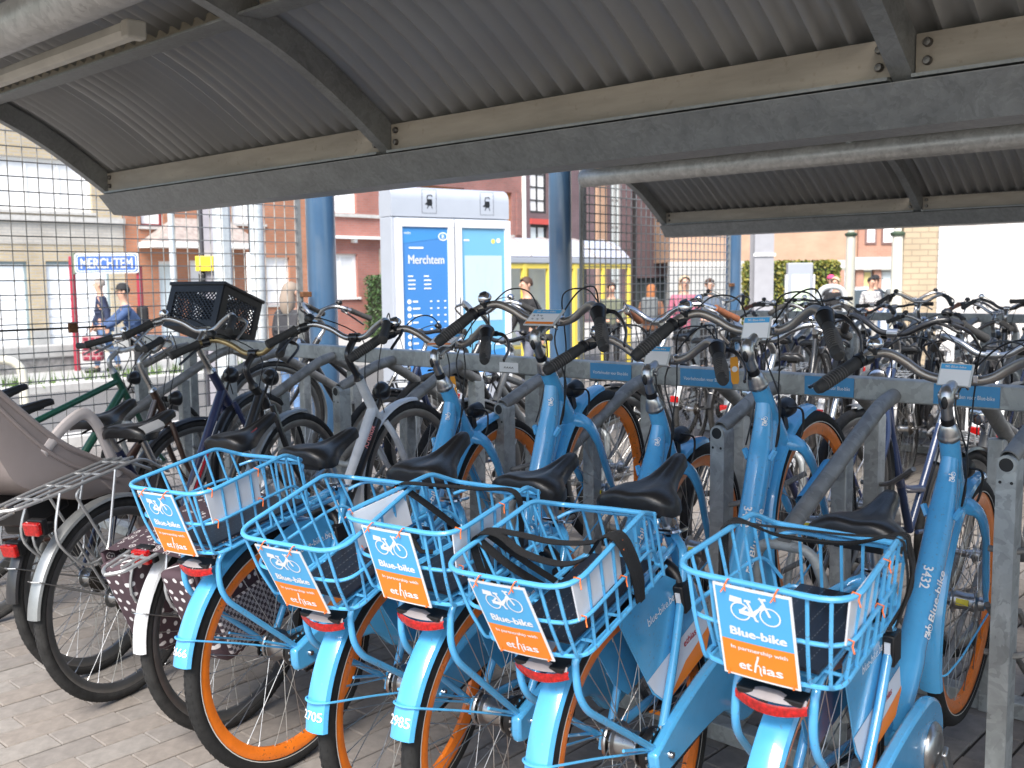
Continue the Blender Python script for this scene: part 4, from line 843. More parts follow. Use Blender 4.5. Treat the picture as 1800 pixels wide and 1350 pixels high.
krx = city_bike('white, black and red bike with a long silver handlebar beside the blue bikes', 'white', 'mono', WHTF, True, 'city', barm=ALU, stemm=BLKM, low=False, rimm=RIMG, text=[('Krenox', .16, mat('pink_print', (.75, .25, .22), .5), .022, 1), ('S', .50, WHT, .03, 1)],
    panels=[(.0, .97, 12, 130, BLKM), (.05, .66, -62, -12, REDP), (.0, .5, -11, 10, BLKM)], sadw=.09, stemh=.3, rackz=.70, lamp_at=(-.23, .69)); setpose(krx, -2.779, 1.675, .223, -.053, .231, .345)
MB().use(REDP).grid([[V((.17 + .12 * i / 4, -.068 + .042 * i / 4 - .002, .892 - .035 * j / 3)) for j in range(4)] for i in range(5)]).build('saddle_panel', None, krx)
far = 'private bicycles parked nose in from the far side'
specs = [(-5.05, 'black', 'mixte', 'swept', ALU, 'black bike behind the rail under the bottle crate', 'black'), (-4.25, 'darkblue', 'step', 'flat', BLKM, 'dark blue bike facing us with flat black bars left of the kiosk', 'black'), (-3.78, 'black', 'mixte', 'city', ALU, 'black mixte bike facing us with shiny bars before the kiosk', 'alu'), (-3.33, 'grey', 'diamond', 'flat', BLKM, 'grey bike facing us with black bars before the blue kiosk poster', 'black'),
    (-2.55, 'black', 'step', 'swept', CHROME, 'black bike facing us with chrome swept bars behind the second blue bike', 'alu'), (-2.06, 'navy', 'step', 'city', ALU, 'navy bike facing us between the second and third blue bikes', 'alu'), (-1.60, 'darkblue', 'step', 'city', BLKM, 'dark blue bike facing us behind the fourth blue bike', 'black'), (-1.16, 'grey', 'diamond', 'city', ALU, 'grey bike facing us with silver bars above the third rail sticker', 'black'), (-.74, 'black', 'diamond', 'flat', BLKM, 'black bike facing us with a long flat bar behind the nearest blue bike', 'black'), (-.30, 'black', 'step', 'swept', ALU, 'black bike facing us at the right edge of the view', 'alu'), (.12, 'teal', 'step', 'city', ALU, 'teal bike facing us beyond the right edge post', 'alu')]
for k, (x, col, sty, br, bm, lab, li) in enumerate(specs):
    o = city_bike(lab, col, sty, DARKF if k % 3 else GRYF, k % 2 == 0, br, bm, light=li, group=far, lamp='chrome' if k % 3 == 1 else 'small', stemh=.3 * (k % 3), grips=BRNG if k == 4 else None)
    setpose(o, x + .05, 4.42 + .05 * (k % 3), pi + random.uniform(-.12, .1), random.uniform(-.04, .04), .14 if k % 2 else .25, .345)
m = MB().use(BLKM).tube([(.80, -.17, .95), (.83, .17, .95)], .012, 8)
protos = []
cols = ['black', 'navy', 'grey', 'black', 'silver', 'darkblue', 'brown', 'black']
bars = [('city', ALU), ('flat', BLKM), ('swept', CHROME), ('city', BLKM)]
for k in range(4):
    o = city_bike('', cols[k], ['step', 'diamond', 'mixte', 'step'][k], [DARKF, GRYF, DARKF, WHTF][k], k % 2 == 0, *bars[k], light='alu' if k % 2 else 'black', grips=BRNG if k == 2 else None, lamp='chrome' if k == 0 else 'small'); protos.append(o)
REAR = 'bicycles crowded in the back rack'
pos = [(-4.75, 0, 'black step through bike at the left end of the back rack'), (-4.25, 2, 'bike with brown grips and chrome bars in the back rack, before the right mesh fence'), (-3.85, 1, 'navy flat bar bike in the back rack next to the brown grips'), (-3.35, 3, 'black bike with white mudguards in the back rack by the slim column'), (-2.95, 0, 'black bike in the back rack before the tall grey post'), (-2.5, 2, 'grey bike with chrome bars in the back rack before the map case'), (-2.05, 1, 'navy bike in the back rack before the first pale lamp post'), (-1.6, 3, 'black bike in the back rack before the group of people'), (-1.1, 0, 'black bike in the back rack before the painted brick wall'), (-.6, 1, 'navy flat bar bike in the back rack at the right edge')]
for k, (x, pk, lab) in enumerate(pos):
    o = protos[pk] if k in (0, 1, 2, 3) else copytree(protos[pk]); o['label'] = lab; o['category'] = 'bicycle'; o['group'] = REAR
    setpose(o, x, 7.15 + .08 * (k % 3), random.uniform(-.06, .18), random.uniform(-.05, .05), .14 if k % 2 else .26, .345)
more = [(-4.5, 3, 'black white mudguard bike squeezed in at the left of the back rack'), (-4.05, 1, 'navy flat bar bike squeezed in before the right mesh fence'), (-3.6, 2, 'grey chrome bar bike squeezed in by the slim blue column'), (-3.15, 1, 'second navy flat bar bike left of the tall grey post'), (-2.72, 0, 'black step through bike squeezed in under the tall grey post'), (-2.28, 3, 'black bike with white mudguards before the map case'), (-1.82, 2, 'grey chrome bar bike between the two cream lamp posts'), (-1.35, 1, 'navy bike before the cream flank of the white wall'), (-.85, 3, 'white mudguard bike before the white wall at right'), (-3.0, 0, 'black bike leaning in the aisle behind the second blue sticker'), (-2.0, 3, 'black bike leaning in the aisle behind the third blue sticker'), (-1.3, 2, 'grey bike leaning in the aisle at right')]
for k, (x, pk, lab) in enumerate(more):
    o = copytree(protos[pk]); o['label'] = lab; o['group'] = REAR
    setpose(o, x, 7.0 + .12 * (k % 4) if k < 9 else 5.75 + .1 * k - .9, random.uniform(-.05, .2) if k < 9 else .25, random.uniform(-.06, .06), .20 if k % 2 else .06, .345)
pos2 = [(-4.5, 1, 'navy bike across the back rack, facing us beside the right mesh fence'), (-3.6, 0, 'black bike across the back rack, facing us by the slim blue column'), (-2.7, 3, 'black bike with white mudguards across the back rack, facing us'), (-1.85, 2, 'grey bike across the back rack, facing us below the lamp posts'), (-1.15, 1, 'navy bike across the back rack, facing us before the cream wall'), (-.35, 0, 'black bike across the back rack, facing us at far right')]
for k, (x, pk, lab) in enumerate(pos2):
    o = copytree(protos[pk]); o['label'] = lab; o['group'] = REAR
    setpose(o, x, 9.86 + .06 * (k % 2), pi + random.uniform(-.15, .15), random.uniform(-.05, .05), .24 if k % 2 else .13, .345)

# ------------------------------------------------------------------ things carried by the bikes
def on_bike(root, label, cat, name, p):
    t = thing(name, label, cat); t.matrix_world = root.matrix_world @ M.Translation(p); return t
TAUPE = mat('taupe_plastic', (.30, .255, .245), .42, var=.05, scale=8); TAUPL = mat('pale_taupe_plastic', (.52, .47, .46), .42, var=.04, scale=8); TAUPD = mat('dark_taupe_plastic', (.12, .10, .10), .5, var=.06, scale=8)
cs = on_bike(navy, 'taupe plastic child seat on the carrier of the navy bike', 'child seat', 'child_seat', (-.05, 0, .74))
TT = [(-.46, 1.42), (-.40, 1.31), (-.30, 1.16), (-.14, .94), (.0, .815), (.124, .712), (.20, .60)]     # side wing, upper edge
BT = [(-.50, 1.40), (-.44, 1.26), (-.395, 1.09), (-.355, .95), (-.305, .84), (-.09, .70), (.09, .672)]    # underside
T2 = [(p.x, p.y) for p in spline([(a, b, 0) for a, b in TT], 4)]; B2 = [(p.x, p.y) for p in spline([(a, b, 0) for a, b in BT], 4)]; K0 = V((-.05, 0, .74))
rows = []; rin = []
for (tx_, tz_), (bx_, bz_) in zip(T2, B2):
    row = []; ri = []
    for k in range(15):
        u = -1 + 2 * k / 14; e = max(0, (abs(u) - .55) / .45); e = e ** 1.5; w = .172 * (u / abs(u) if u else 0) * (min(1, abs(u) / .62) ** .8)
        p = V((bx_ + (tx_ - bx_) * e, w, bz_ + (tz_ - bz_) * e)) - K0; row.append(p)
        q = V((bx_ + (tx_ - bx_) * (e * .9 + .12), w * .86, bz_ + (tz_ - bz_) * (e * .88 + .12))) - K0; ri.append(q)
    rows.append(row); rin.append(ri)
m = MB().use(TAUPE).grid(rows).grid([list(reversed(r)) for r in rin]); sh = m.build('shell', None, cs, ang=50)
for s in (-1, 1): MB().tube([r[0 if s < 0 else 14] + V((0, s * .002, 0)) for r in rows], .010, 8).build('rim', TAUPE, sh)
for s in (-1, 1): MB().use(TAUPE).tube([V((a - (a - c) * .30, s * .1745, b - (b - d) * .30)) - K0 for (a, b), (c, d) in list(zip(T2, B2))[2:-4]], .007, 8).build('rib', None, sh)
for s in (-1, 1): MB().use(TAUPL).tube(rnd([(-.20, s * .165, .915), (-.09, s * .172, .975), (.005, s * .172, .99), (.045, s * .172, .93), (.085, s * .165, .72)], .05, 5), .021, 10, updir=(0, 1, 0), flat=.6).build('arm_rest', None, cs)
for o in cs.children:
    if o.name.startswith('arm_rest'):
        for v in o.data.vertices: v.co -= K0
for s in (-1, 1):
    MB().use(TAUPE).prism([(.04, 0, .0), (.17, 0, -.04), (.24, 0, -.18), (.26, 0, -.32), (.19, 0, -.32), (.10, 0, -.09)], (0, s * .15, 0), (0, s * .175, 0)).build('leg_guard', None, cs, bevel=.006)
    MB().use(TAUPD).prism([(.18, 0, -.04), (.33, 0, -.10), (.37, 0, -.20), (.25, 0, -.19)], (0, s * .152, 0), (0, s * .172, 0)).build('foot_rest', None, cs, bevel=.006)
    m = MB().use(BLK)
    for k in range(4): m.box((.165 + .016 * k, s * .1765, -.10 - .05 * k), (.022, .004, .02))
    m.build('slots', None, cs, smooth=False, stuff=True)
m = MB().use(BLK).bb(-.17, .14, -.095, .095, -.12, -.012).bb(-.23, -.05, -.11, .11, -.06, .02); m.build('base', None, cs, bevel=.012)
m = MB().use(mat('pale_net', (.55, .50, .46), .8))    # net pocket behind the back
for k in range(15):
    for sl in (-1, 1):
        p = [V((-.30 - .10 * q / 10 - .06 * sin(pi * q / 10), -.15 + .3 * ((k / 14 + sl * .35 * q / 10) % 1), .03 + .40 * q / 10)) for q in range(11)]
        for a, b2 in zip(p, p[1:]):
            if abs(a.y - b2.y) < .1: m.tube([a, b2], .0022, 4, caps=False)
m.build('net', None, cs, stuff=True)

DOT = mat('polka_dot_fabric', (.075, .045, .055), .85); nn = DOT.node_tree.nodes; LL = DOT.node_tree.links
tc = nn.new('ShaderNodeTexCoord'); sx_ = nn.new('ShaderNodeSeparateXYZ'); LL.new(tc.outputs['Object'], sx_.inputs[0]); ad_ = nn.new('ShaderNodeMath'); LL.new(sx_.outputs[0], ad_.inputs[0]); LL.new(sx_.outputs[1], ad_.inputs[1]); mp_ = nn.new('ShaderNodeCombineXYZ'); LL.new(ad_.outputs[0], mp_.inputs[0]); LL.new(sx_.outputs[2], mp_.inputs[1])
vo = nn.new('ShaderNodeTexVoronoi'); vo.voronoi_dimensions = '2D'; vo.inputs['Scale'].default_value = 30; vo.inputs['Randomness'].default_value = .35; LL.new(mp_.outputs[0], vo.inputs['Vector'])
cr = nn.new('ShaderNodeValToRGB'); cr.color_ramp.elements[0].position = .20; cr.color_ramp.elements[0].color = (.75, .72, .72, 1); cr.color_ramp.elements[1].position = .24; cr.color_ramp.elements[1].color = (.075, .045, .055, 1); LL.new(vo.outputs['Distance'], cr.inputs[0]); LL.new(cr.outputs[0], nn['Principled BSDF'].inputs['Base Color'])
GING = mat('gingham_fabric', (.05, .04, .05), .85); nn = GING.node_tree.nodes; LL = GING.node_tree.links
tc = nn.new('ShaderNodeTexCoord'); ck = nn.new('ShaderNodeTexChecker'); ck.inputs['Scale'].default_value = 90; ck.inputs['Color1'].default_value = (.05, .035, .045, 1); ck.inputs['Color2'].default_value = (.45, .42, .43, 1); LL.new(tc.outputs['Object'], ck.inputs[0]); LL.new(ck.outputs[0], nn['Principled BSDF'].inputs['Base Color'])
FLOR = mat('floral_fabric', (.085, .05, .06), .85); nn = FLOR.node_tree.nodes; LL = FLOR.node_tree.links
tc = nn.new('ShaderNodeTexCoord'); vo = nn.new('ShaderNodeTexVoronoi'); vo.inputs['Scale'].default_value = 34; LL.new(tc.outputs['Object'], vo.inputs['Vector'])
cr = nn.new('ShaderNodeValToRGB'); cr.color_ramp.interpolation = 'CONSTANT'; e_ = cr.color_ramp.elements; e_[0].position = 0; e_[0].color = (.55, .52, .51, 1); e_[1].position = .13; e_[1].color = (.06, .035, .045, 1)
for ps_, cc_ in ((.26, (.50, .47, .46, 1)), (.35, (.06, .035, .045, 1))): q_ = e_.new(ps_); q_.color = cc_
LL.new(vo.outputs['Distance'], cr.inputs[0]); LL.new(cr.outputs[0], nn['Principled BSDF'].inputs['Base Color'])
pn = on_bike(krx, 'dark double pannier with polka dots, gingham and flowers over the carrier', 'pannier', 'pannier_bag', (-.035, 0, .36))
for s in (-1, 1):
    bg_ = MB().use(DOT).prism([(-.19, 0, .02), (-.15, 0, -.03), (.17, 0, -.03), (.21, 0, .03), (.23, 0, .30), (-.23, 0, .30)], (0, s * .075, 0), (0, s * .185, 0)).build('bag', None, pn, bevel=.018)
    MB().use(GING).prism([(-.15, 0, -.005), (.14, 0, -.005), (.17, 0, .15), (-.17, 0, .15)], (0, s * .186, 0), (0, s * .20, 0)).build('pocket', None, bg_, bevel=.006)
    MB().use(FLOR).prism([(-.20, 0, .22), (.22, 0, .22), (.22, 0, .325), (-.20, 0, .325)], (0, s * .187, 0), (0, s * .198, 0)).build('flap', None, bg_, bevel=.005)
MB().use(FLOR).grid([[V((-.20 + .42 * i / 6, -.195 + .39 * j / 10, .328 + .022 * math.sin(pi * j / 10) + .004 * math.sin(5 * i + 3 * j))) for j in range(11)] for i in range(7)]).build('top_flap', None, pn)

cr_ = thing('bottle_crate', 'black lattice plastic crate strapped to a bike behind the rail', 'crate'); cr_.matrix_world = M.Translation((-5.03, 2.95, 1.13)) @ M.Rotation(R(16), 4, 'Z') @ M.Rotation(R(-20), 4, 'X')
cx, cy, ch, th = .38, .31, .245, .012
MB().use(BLK).bb(-cx / 2, cx / 2, -cy / 2, cy / 2, 0, .012).build('floor', None, cr_, smooth=False)
for a, b2, w in ((V((-cx / 2, -cy / 2, 0)), V((1, 0, 0)), cx), (V((-cx / 2, cy / 2, 0)), V((1, 0, 0)), cx), (V((-cx / 2, -cy / 2, 0)), V((0, 1, 0)), cy), (V((cx / 2, -cy / 2, 0)), V((0, 1, 0)), cy)):
    m = MB().use(BLK); up = V((0, 0, 1)); nrm_ = b2.cross(up)
    P = lambda u, v: a + b2 * u + up * v
    for u0, u1, v0, v1 in ((0, w, ch - .05, ch), (0, w, 0, .035), (0, .04, .035, ch - .05), (w - .04, w, .035, ch - .05)): m.prism([P(u0, v0), P(u1, v0), P(u1, v1), P(u0, v1)], nrm_ * -.006, nrm_ * .006)
    wall = m.build('side', None, cr_, smooth=False); m = MB().use(BLK); step = .026; hh = ch - .085; n = int((w - .08 + hh) / step)
    for k in range(1, n + 1):
        for dr in (1, -1):
            u0 = k * step - hh; u1 = k * step; v0, v1 = 0, hh
            if u0 < 0: v0 = -u0; u0 = 0
            if u1 > w - .08: v1 = hh - (u1 - (w - .08)); u1 = w - .08
            if v1 <= v0: continue
            if dr < 0: u0, u1 = w - .08 - u0, w - .08 - u1
            m.bar(P(.04 + u0, .035 + v0), P(.04 + u1, .035 + v1), .005, .006, nrm_)
    m.build('lattice', None, wall, smooth=False, stuff=True)
for s in (-1, 1): MB().use(BLK).bb(-cx / 2 - .01, cx / 2 + .01, s * cy / 2 - .014, s * cy / 2 + .014, ch - .012, ch + .008).build('lip', None, cr_, smooth=False, bevel=.004)
for s in (-1, 1): MB().use(BLK).bb(s * cx / 2 - .014, s * cx / 2 + .014, -cy / 2, cy / 2, ch - .012, ch + .006).build('lip', None, cr_, smooth=False, bevel=.004)
tagm = MB().use(mat('orange_tag', (.85, .35, .03), .5)).prism([(0, a, b2) for a, b2 in ((-.012, 0), (-.010, .012), (.010, .012), (.012, 0), (.012, -.062), (.008, -.072), (-.008, -.072), (-.012, -.062))], (-.001, 0, 0), (.001, 0, 0))
tagm.use(WHT).lathe([(0, 0), (.009, 0)], (.0015, 0, -.025), (1, 0, 0), 16).lathe([(0, 0), (.009, 0)], (-.0015, 0, -.025), (-1, 0, 0), 16)
for p, lab in (((-1.56, 2.66, 1.165), 'orange key tag hanging from the bar of the fourth blue bike'), ((-2.72, 2.60, 1.045), 'orange key tag hanging beside the stem of the first blue bike')):
    o = bpy.data.objects.new('key_tag', tagm.mesh('key_tag') if p[0] > -2 else bpy.data.meshes['key_tag']); C.objects.link(o); o.location = p; o.rotation_euler = (.1, .15, R(-48)); tag(o, lab, 'tag')

# ------------------------------------------------------------------ the street behind
ASPH = mat('asphalt', (.115, .112, .11), .92, var=.2, scale=40, bump=.4)
KERB = mat('kerb_concrete', (.46, .45, .43), .85, var=.12, scale=6)
CONC = mat('concrete', (.34, .34, .33), .85, var=.12, scale=5)
STONE = mat('grey_stone', (.20, .195, .19), .85, var=.35, scale=7, bump=.4)
o = struct(MB().bb(-16.6, -11.2, -60, 26.5, -.345, -.335).build('road', ASPH, smooth=False))
o = struct(MB().bb(-17.0, -16.6, -60, 60, -.36, -.22).build('kerb', KERB, smooth=False)); struct(MB().bb(-11.2, -10.85, -60, 10.5, -.36, -.235).build('kerb', KERB, smooth=False))
o = struct(MB().bb(-24.4, -17.0, -60, 70, -.36, -.245).build('footpath', CONC, smooth=False))
def leafcards(mb, pts, s):
    for p in pts:
        n = V((random.gauss(0, 1), random.gauss(0, 1), random.gauss(0, 1))).normalized(); u = n.orthogonal().normalized(); w = n.cross(u); k = s * random.uniform(.6, 1.4)
        mb.quad(p - u * k * .5, p + w * k * .8, p + u * k * .5, p - w * k * .8)
GRS = [mat('grass_%d' % i, c, .8) for i, c in enumerate(((.07, .13, .02), (.10, .17, .03)))]
m = MB()
for k in range(1000):
    x = -17.3 + random.gauss(0, .22); y = random.uniform(5.0, 13.5); 
    if random.random() > .55 + .45 * sin(y * 2.3): continue
    h = random.uniform(.06, .28); dx, dy = random.uniform(-.08, .08), random.uniform(-.08, .08); m.use(GRS[k % 2]).quad((x, y - .012, -.25), (x, y + .012, -.25), (x + dx, y + dy, -.25 + h))
o = m.build('grass', None, smooth=False, stuff=True)
def facade(parent, X, y0, y1, z0, z1, ops, m_, th=.3):
    ys = sorted({y0, y1} | {max(y0, min(y1, q)) for a in ops for q in a[:2]}); zs = sorted({z0, z1} | {max(z0, min(z1, q)) for a in ops for q in a[2:4]}); mb = MB()
    for a, b in zip(ys, ys[1:]):
        for c, d in zip(zs, zs[1:]):
            my, mz = (a + b) / 2, (c + d) / 2
            if any(p[0] < my < p[1] and p[2] < mz < p[3] for p in ops): continue
            mb.bb(X - th, X, a, b, c, d)
    return mb.build('wall', m_, parent, smooth=False)
def window(parent, X, y0, y1, z0, z1, fr=WFRM, w=.07, lights=2, bars=0, pane=GLASS, sill=None, name='window', rec=.13):
    m = MB(); x = X - rec
    m.bb(x - .03, x + .03, y0, y1, z0, z0 + w).bb(x - .03, x + .03, y0, y1, z1 - w, z1).bb(x - .03, x + .03, y0, y0 + w, z0 + w, z1 - w).bb(x - .03, x + .03, y1 - w, y1, z0 + w, z1 - w)
    for k in range(1, lights): q = y0 + (y1 - y0) * k / lights; m.bb(x - .025, x + .025, q - w * .4, q + w * .4, z0 + w, z1 - w)
    for k in range(1, bars + 1): q = z0 + (z1 - z0) * k / (bars + 1); m.bb(x - .02, x + .022, y0 + w, y1 - w, q - w * .3, q + w * .3)
    f = m.build(name, fr, parent, smooth=False)
    MB().bb(x - .012, x - .004, y0 + w * .5, y1 - w * .5, z0 + w * .5, z1 - w * .5).build('pane', pane, f, smooth=False)
    if sill: MB().bb(X - .05, X + .06, y0 - .06, y1 + .06, z0 - .07, z0 - .005).build('sill', sill, f, smooth=False)
    return f
CURT = mat('net_curtain', (.78, .78, .78), .7, var=.08, scale=2, coat=.4); PANEW = mat('pale_glass', (.62, .70, .72), .1, coat=.5, var=.15, scale=.8); DGL = mat('dark_glass', (.05, .065, .07), .08, coat=.5)
CRB = brickmat('cream_brick', (.50, .41, .27), (.44, .36, .235), (.42, .40, .37), .22, .072, 1, .009)
PLB = brickmat('pale_brick', (.50, .47, .42), (.45, .42, .37), (.40, .39, .37), .22, .072, 1, .009)
ORB = brickmat('orange_brick', (.42, .18, .10), (.37, .155, .085), (.30, .20, .15), .22, .072, 1, .007)
RDB = brickmat('red_brick', (.40, .16, .125), (.35, .14, .11), (.30, .20, .18), .22, .072, 1, .007)
DRB = brickmat('dark_red_brick', (.32, .135, .12), (.26, .115, .105), (.24, .18, .16), .22, .072, 1, .007)
PUB = brickmat('purple_brick', (.155, .10, .115), (.135, .09, .10), (.15, .12, .13), .26, .09, 1, .01)
PKB = brickmat('pinkish_brick', (.44, .22, .15), (.40, .20, .14), (.34, .24, .19), .22, .072, 1, .008)
SALM = brickmat('salmon_brick', (.45, .29, .20), (.42, .27, .185), (.42, .28, .2), .22, .072, 1, .008)
ROOFT = mat('brown_roof_tiles', (.15, .11, .095), .8, var=.3, scale=9, bump=.4)
WOOD = mat('varnished_wood', (.32, .13, .04), .45, var=.25, scale=6)
X = -24.0; G = -.25
def house(label, y0, y1, h, ops, m_, roof=True):
    t = thing('house', label, 'house', (0, 0, 0)); facade(t, X, y0, y1, G, h, ops, m_)
    MB().bb(X - 9, X - .305, y0 + .01, y1 - .01, G, h - .01).build('body', m_, t, smooth=False)
    if roof: MB().prism([(X + .35, 0, h), (X - 4.6, 0, h + 2.6), (X - 9.3, 0, h)], (0, y0, 0), (0, y1, 0)).build('roof', ROOFT, t, smooth=False); MB().bb(X - .02, X + .38, y0, y1, h - .16, h - .002).build('gutter', WFRM, t, smooth=False)
    return t
h1 = house('cream brick house behind the left fence with white garage doors', 1.0, 11.85, 6.4, [(8.9, 11.12, 3.12, 4.32), (5.2, 7.4, 3.12, 4.32), (7.9, 9.52, -.2, 1.95), (9.94, 11.47, -.2, 1.96), (3.2, 6.8, -.2, 1.9)], CRB)
MB().bb(X + .002, X + .018, 1.0, 11.85, 2.35, 2.86).build('pale_course', PLB, h1, smooth=False)
MB().bb(X - .05, X + .10, 1.0, 11.88, 2.88, 3.0).build('ledge', KERB, h1, smooth=False)
MB().bb(X + .002, X + .03, 1.0, 7.88, G, .05).bb(X + .002, X + .03, 9.53, 9.93, G, .35).bb(X + .002, X + .03, 11.48, 11.85, G, .35).build('plinth', CONC, h1, smooth=False, stuff=True)
for a, b in ((8.9, 11.12), (5.2, 7.4)): window(h1, X, a, b, 3.12, 4.32, lights=3, pane=CURT, sill=KERB)
for a, b in ((7.9, 9.52), (9.94, 11.47), (3.2, 6.8)):
    d = MB().bb(X - .16, X - .10, a, b, -.2, 1.95).build('garage_door', mat('white_door', (.80, .82, .84), .45), h1, smooth=False)
    m = MB()
    for k in range(1, 5): m.bb(X - .1, X - .088, a + .02, b - .02, -.2 + .43 * k - .006, -.2 + .43 * k + .006)
    m.build('door_seams', KERB, d, smooth=False, stuff=True); MB().bb(X - .17, X - .05, b - .05, b, -.2, 1.95).bb(X - .17, X - .05, a, b - .051, 1.89, 1.95).build('door_frame', mat('green_grey_frame', (.22, .28, .30), .5), d, smooth=False, stuff=True)
h2 = house('orange brick house with a small tiled porch behind the fence', 11.87, 17.4, 6.4, [(12.32, 12.95, 2.84, 3.75), (12.75, 13.2, -.1, 1.98), (13.62, 14.1, .2, 2.0), (14.9, 15.9, 3.0, 4.2), (15.9, 16.7, .8, 2.1)], ORB)
window(h2, X, 12.32, 12.95, 2.84, 3.75, fr=mat('maroon_frame', (.20, .03, .03), .5), lights=1, pane=CURT, sill=KERB); window(h2, X, 12.75, 13.2, -.1, 1.98, lights=1, name='door', pane=PANEW); window(h2, X, 13.62, 14.1, .2, 2.0, lights=1, pane=CURT); window(h2, X, 14.9, 15.9, 3.0, 4.2, pane=CURT, sill=KERB); window(h2, X, 15.9, 16.7, .8, 2.1, pane=CURT, sill=KERB)
pr = MB().prism([(0, 12.25, 2.44), (0, 15.2, 2.44), (0, 14.75, 3.05), (0, 13.15, 3.05)], (X + .003, 0, 0), (X + .05, 0, 0)).grid([[(X + .9, 12.25, 2.44), (X + .9, 15.2, 2.44)], [(X + .05, 13.15, 3.07), (X + .05, 14.75, 3.07)]]).grid([[(X + .9, 12.25, 2.44), (X + .05, 13.15, 3.07)], [(X, 12.25, 2.44), (X, 13.15, 3.05)]]).grid([[(X + .05, 14.75, 3.07), (X + .9, 15.2, 2.44)], [(X, 14.75, 3.05), (X, 15.2, 2.44)]]).build('porch_roof', mat('pale_roof_tiles', (.30, .255, .235), .8, var=.25, scale=9), h2, smooth=False)
MB().bb(X + .02, X + .93, 12.2, 15.25, 2.30, 2.435).build('fascia', WFRM, pr, smooth=False)
h3 = house('red brick house with white window frames right of the thick blue column', 17.42, 21.45, 6.4, [(17.9, 19.14, 3.42, 4.5), (20.0, 21.2, 3.42, 4.5), (18.0, 19.12, .95, 2.22), (20.32, 21.2, G, 1.95)], RDB)
for a, b in ((17.9, 19.14), (20.0, 21.2)): window(h3, X, a, b, 3.42, 4.5, pane=CURT)
window(h3, X, 18.0, 19.12, .95, 2.22, pane=CURT, sill=WFRM, w=.09); window(h3, X, 20.32, 21.2, G, 1.95, lights=1, name='door', pane=CURT, w=.12)
MB().bb(X + .002, X + .07, 17.42, 21.45, 3.30, 3.40).build('ledge', KERB, h3, smooth=False); MB().bb(X + .002, X + .25, 17.42, 20.8, 2.66, 2.74).build('canopy_ledge', WFRM, h3, smooth=False)
for y in (18.95, 20.2): MB().bb(X + .002, X + .16, y - .06, y + .06, 2.55, 2.658).build('corbel', WFRM, h3, smooth=False)
for k in range(7): MB().bb(X + .002, X + .05 + .008 * (k % 2), 19.95, 20.26, G + .38 * k, G + .38 * k + .37).build('stone_block', mat('stone_%d' % (k % 3), ((.34, .31, .27), (.28, .28, .28), (.36, .30, .24))[k % 3], .85, var=.15, scale=8), h3, smooth=False)
h4 = house('dark red brick house with varnished window frames above the kiosk', 21.47, 26.62, 6.4, [(21.7, 23.65, 2.95, 4.42), (24.5, 25.95, 2.95, 4.40), (22.2, 24.2, .5, 2.1)], DRB)
window(h4, X, 21.7, 23.65, 2.95, 4.42, WOOD, .11, 3, 0, PANEW, KERB); window(h4, X, 24.5, 25.95, 2.95, 4.40, WOOD, .11, 3, 0, PANEW, KERB); window(h4, X, 22.2, 24.2, .5, 2.1, WOOD, .11, 2, 0, PANEW, KERB)
for y in (23.9, 26.15): MB().bb(X + .002, X + .05, y, y + .24, 2.95, 4.42).build('brick_pier', DRB, h4, smooth=False)
MB().bb(X + .002, X + .05, 26.46, 26.62, G, 6.4).build('corner_strip', WFRM, h4, smooth=False)
h5 = thing('apartment_building', 'purple brick apartment building with tall windows behind the far mesh fence', 'building')
ops = [(26.9, 27.85, .4, 3.35), (26.9, 27.85, 3.75, 5.6), (29.75, 30.2, .3, 5.5), (31.6, 32.3, .3, 5.5), (33.2, 35.6, .0, 1.42)]
facade(h5, X, 26.64, 36.4, G, 8, ops, PUB); MB().bb(X - 12, X - .305, 26.64, 36.4, G, 8).build('body', PUB, h5, smooth=False)
DFR = mat('dark_frame', (.03, .032, .035), .5)
window(h5, X, 26.9, 27.85, .4, 3.35, DFR, .09, 2, 0, PANEW); window(h5, X, 26.9, 27.85, 3.75, 5.6, DFR, .09, 2, 3, CURT)
MB().bb(X + .002, X + .08, 26.86, 27.9, 3.36, 3.55).build('red_lintel', mat('red_lintel', (.45, .07, .06), .5), h5, smooth=False)
MB().bb(X + .002, X + .25, 27.92, 28.42, G, 4.05).build('brick_pier', SALM, h5, smooth=False); MB().bb(X + .002, X + .25, 27.92, 28.42, 4.06, 8).build('pier_top', CONC, h5, smooth=False)
MB().bb(X + .002, X + .10, 30.6, 31.2, G, 8).build('orange_panel', SALM, h5, smooth=False)
window(h5, X, 29.75, 30.2, .3, 5.5, DFR, .07, 1, 4, DGL); window(h5, X, 31.6, 32.3, .3, 5.5, mat('grey_frame', (.35, .36, .36), .5), .09, 2, 4, PANEW); window(h5, X, 33.2, 35.6, 0, 1.42, DFR, .08, 5, 0, DGL, name='shop_window')
MB().tube([(X + .08, 33.0, G), (X + .08, 33.0, 8)], .06, 8).build('downpipe', BLK, h5)
h6 = thing('brick_house', 'pinkish brick house with a white window right of the purple building', 'house')
facade(h6, X, 36.42, 44, G, 8, [(37.0, 38.4, .55, 1.9), (40.6, 42.6, 2.2, 5.5)], PKB); MB().bb(X - 12, X - .305, 36.42, 44, G, 8).build('body', PKB, h6, smooth=False)
window(h6, X, 37.0, 38.4, .55, 1.9, lights=3, pane=DGL, sill=WFRM, w=.12); window(h6, X, 40.6, 42.6, 2.2, 5.5, pane=CURT); MB().bb(X + .002, X + .5, 36.42, 44, 1.95, 2.15).build('canopy', WFRM, h6, smooth=False)
bb_ = thing('timetable_board', 'blue and yellow information board on the pinkish wall by the people', 'sign'); 
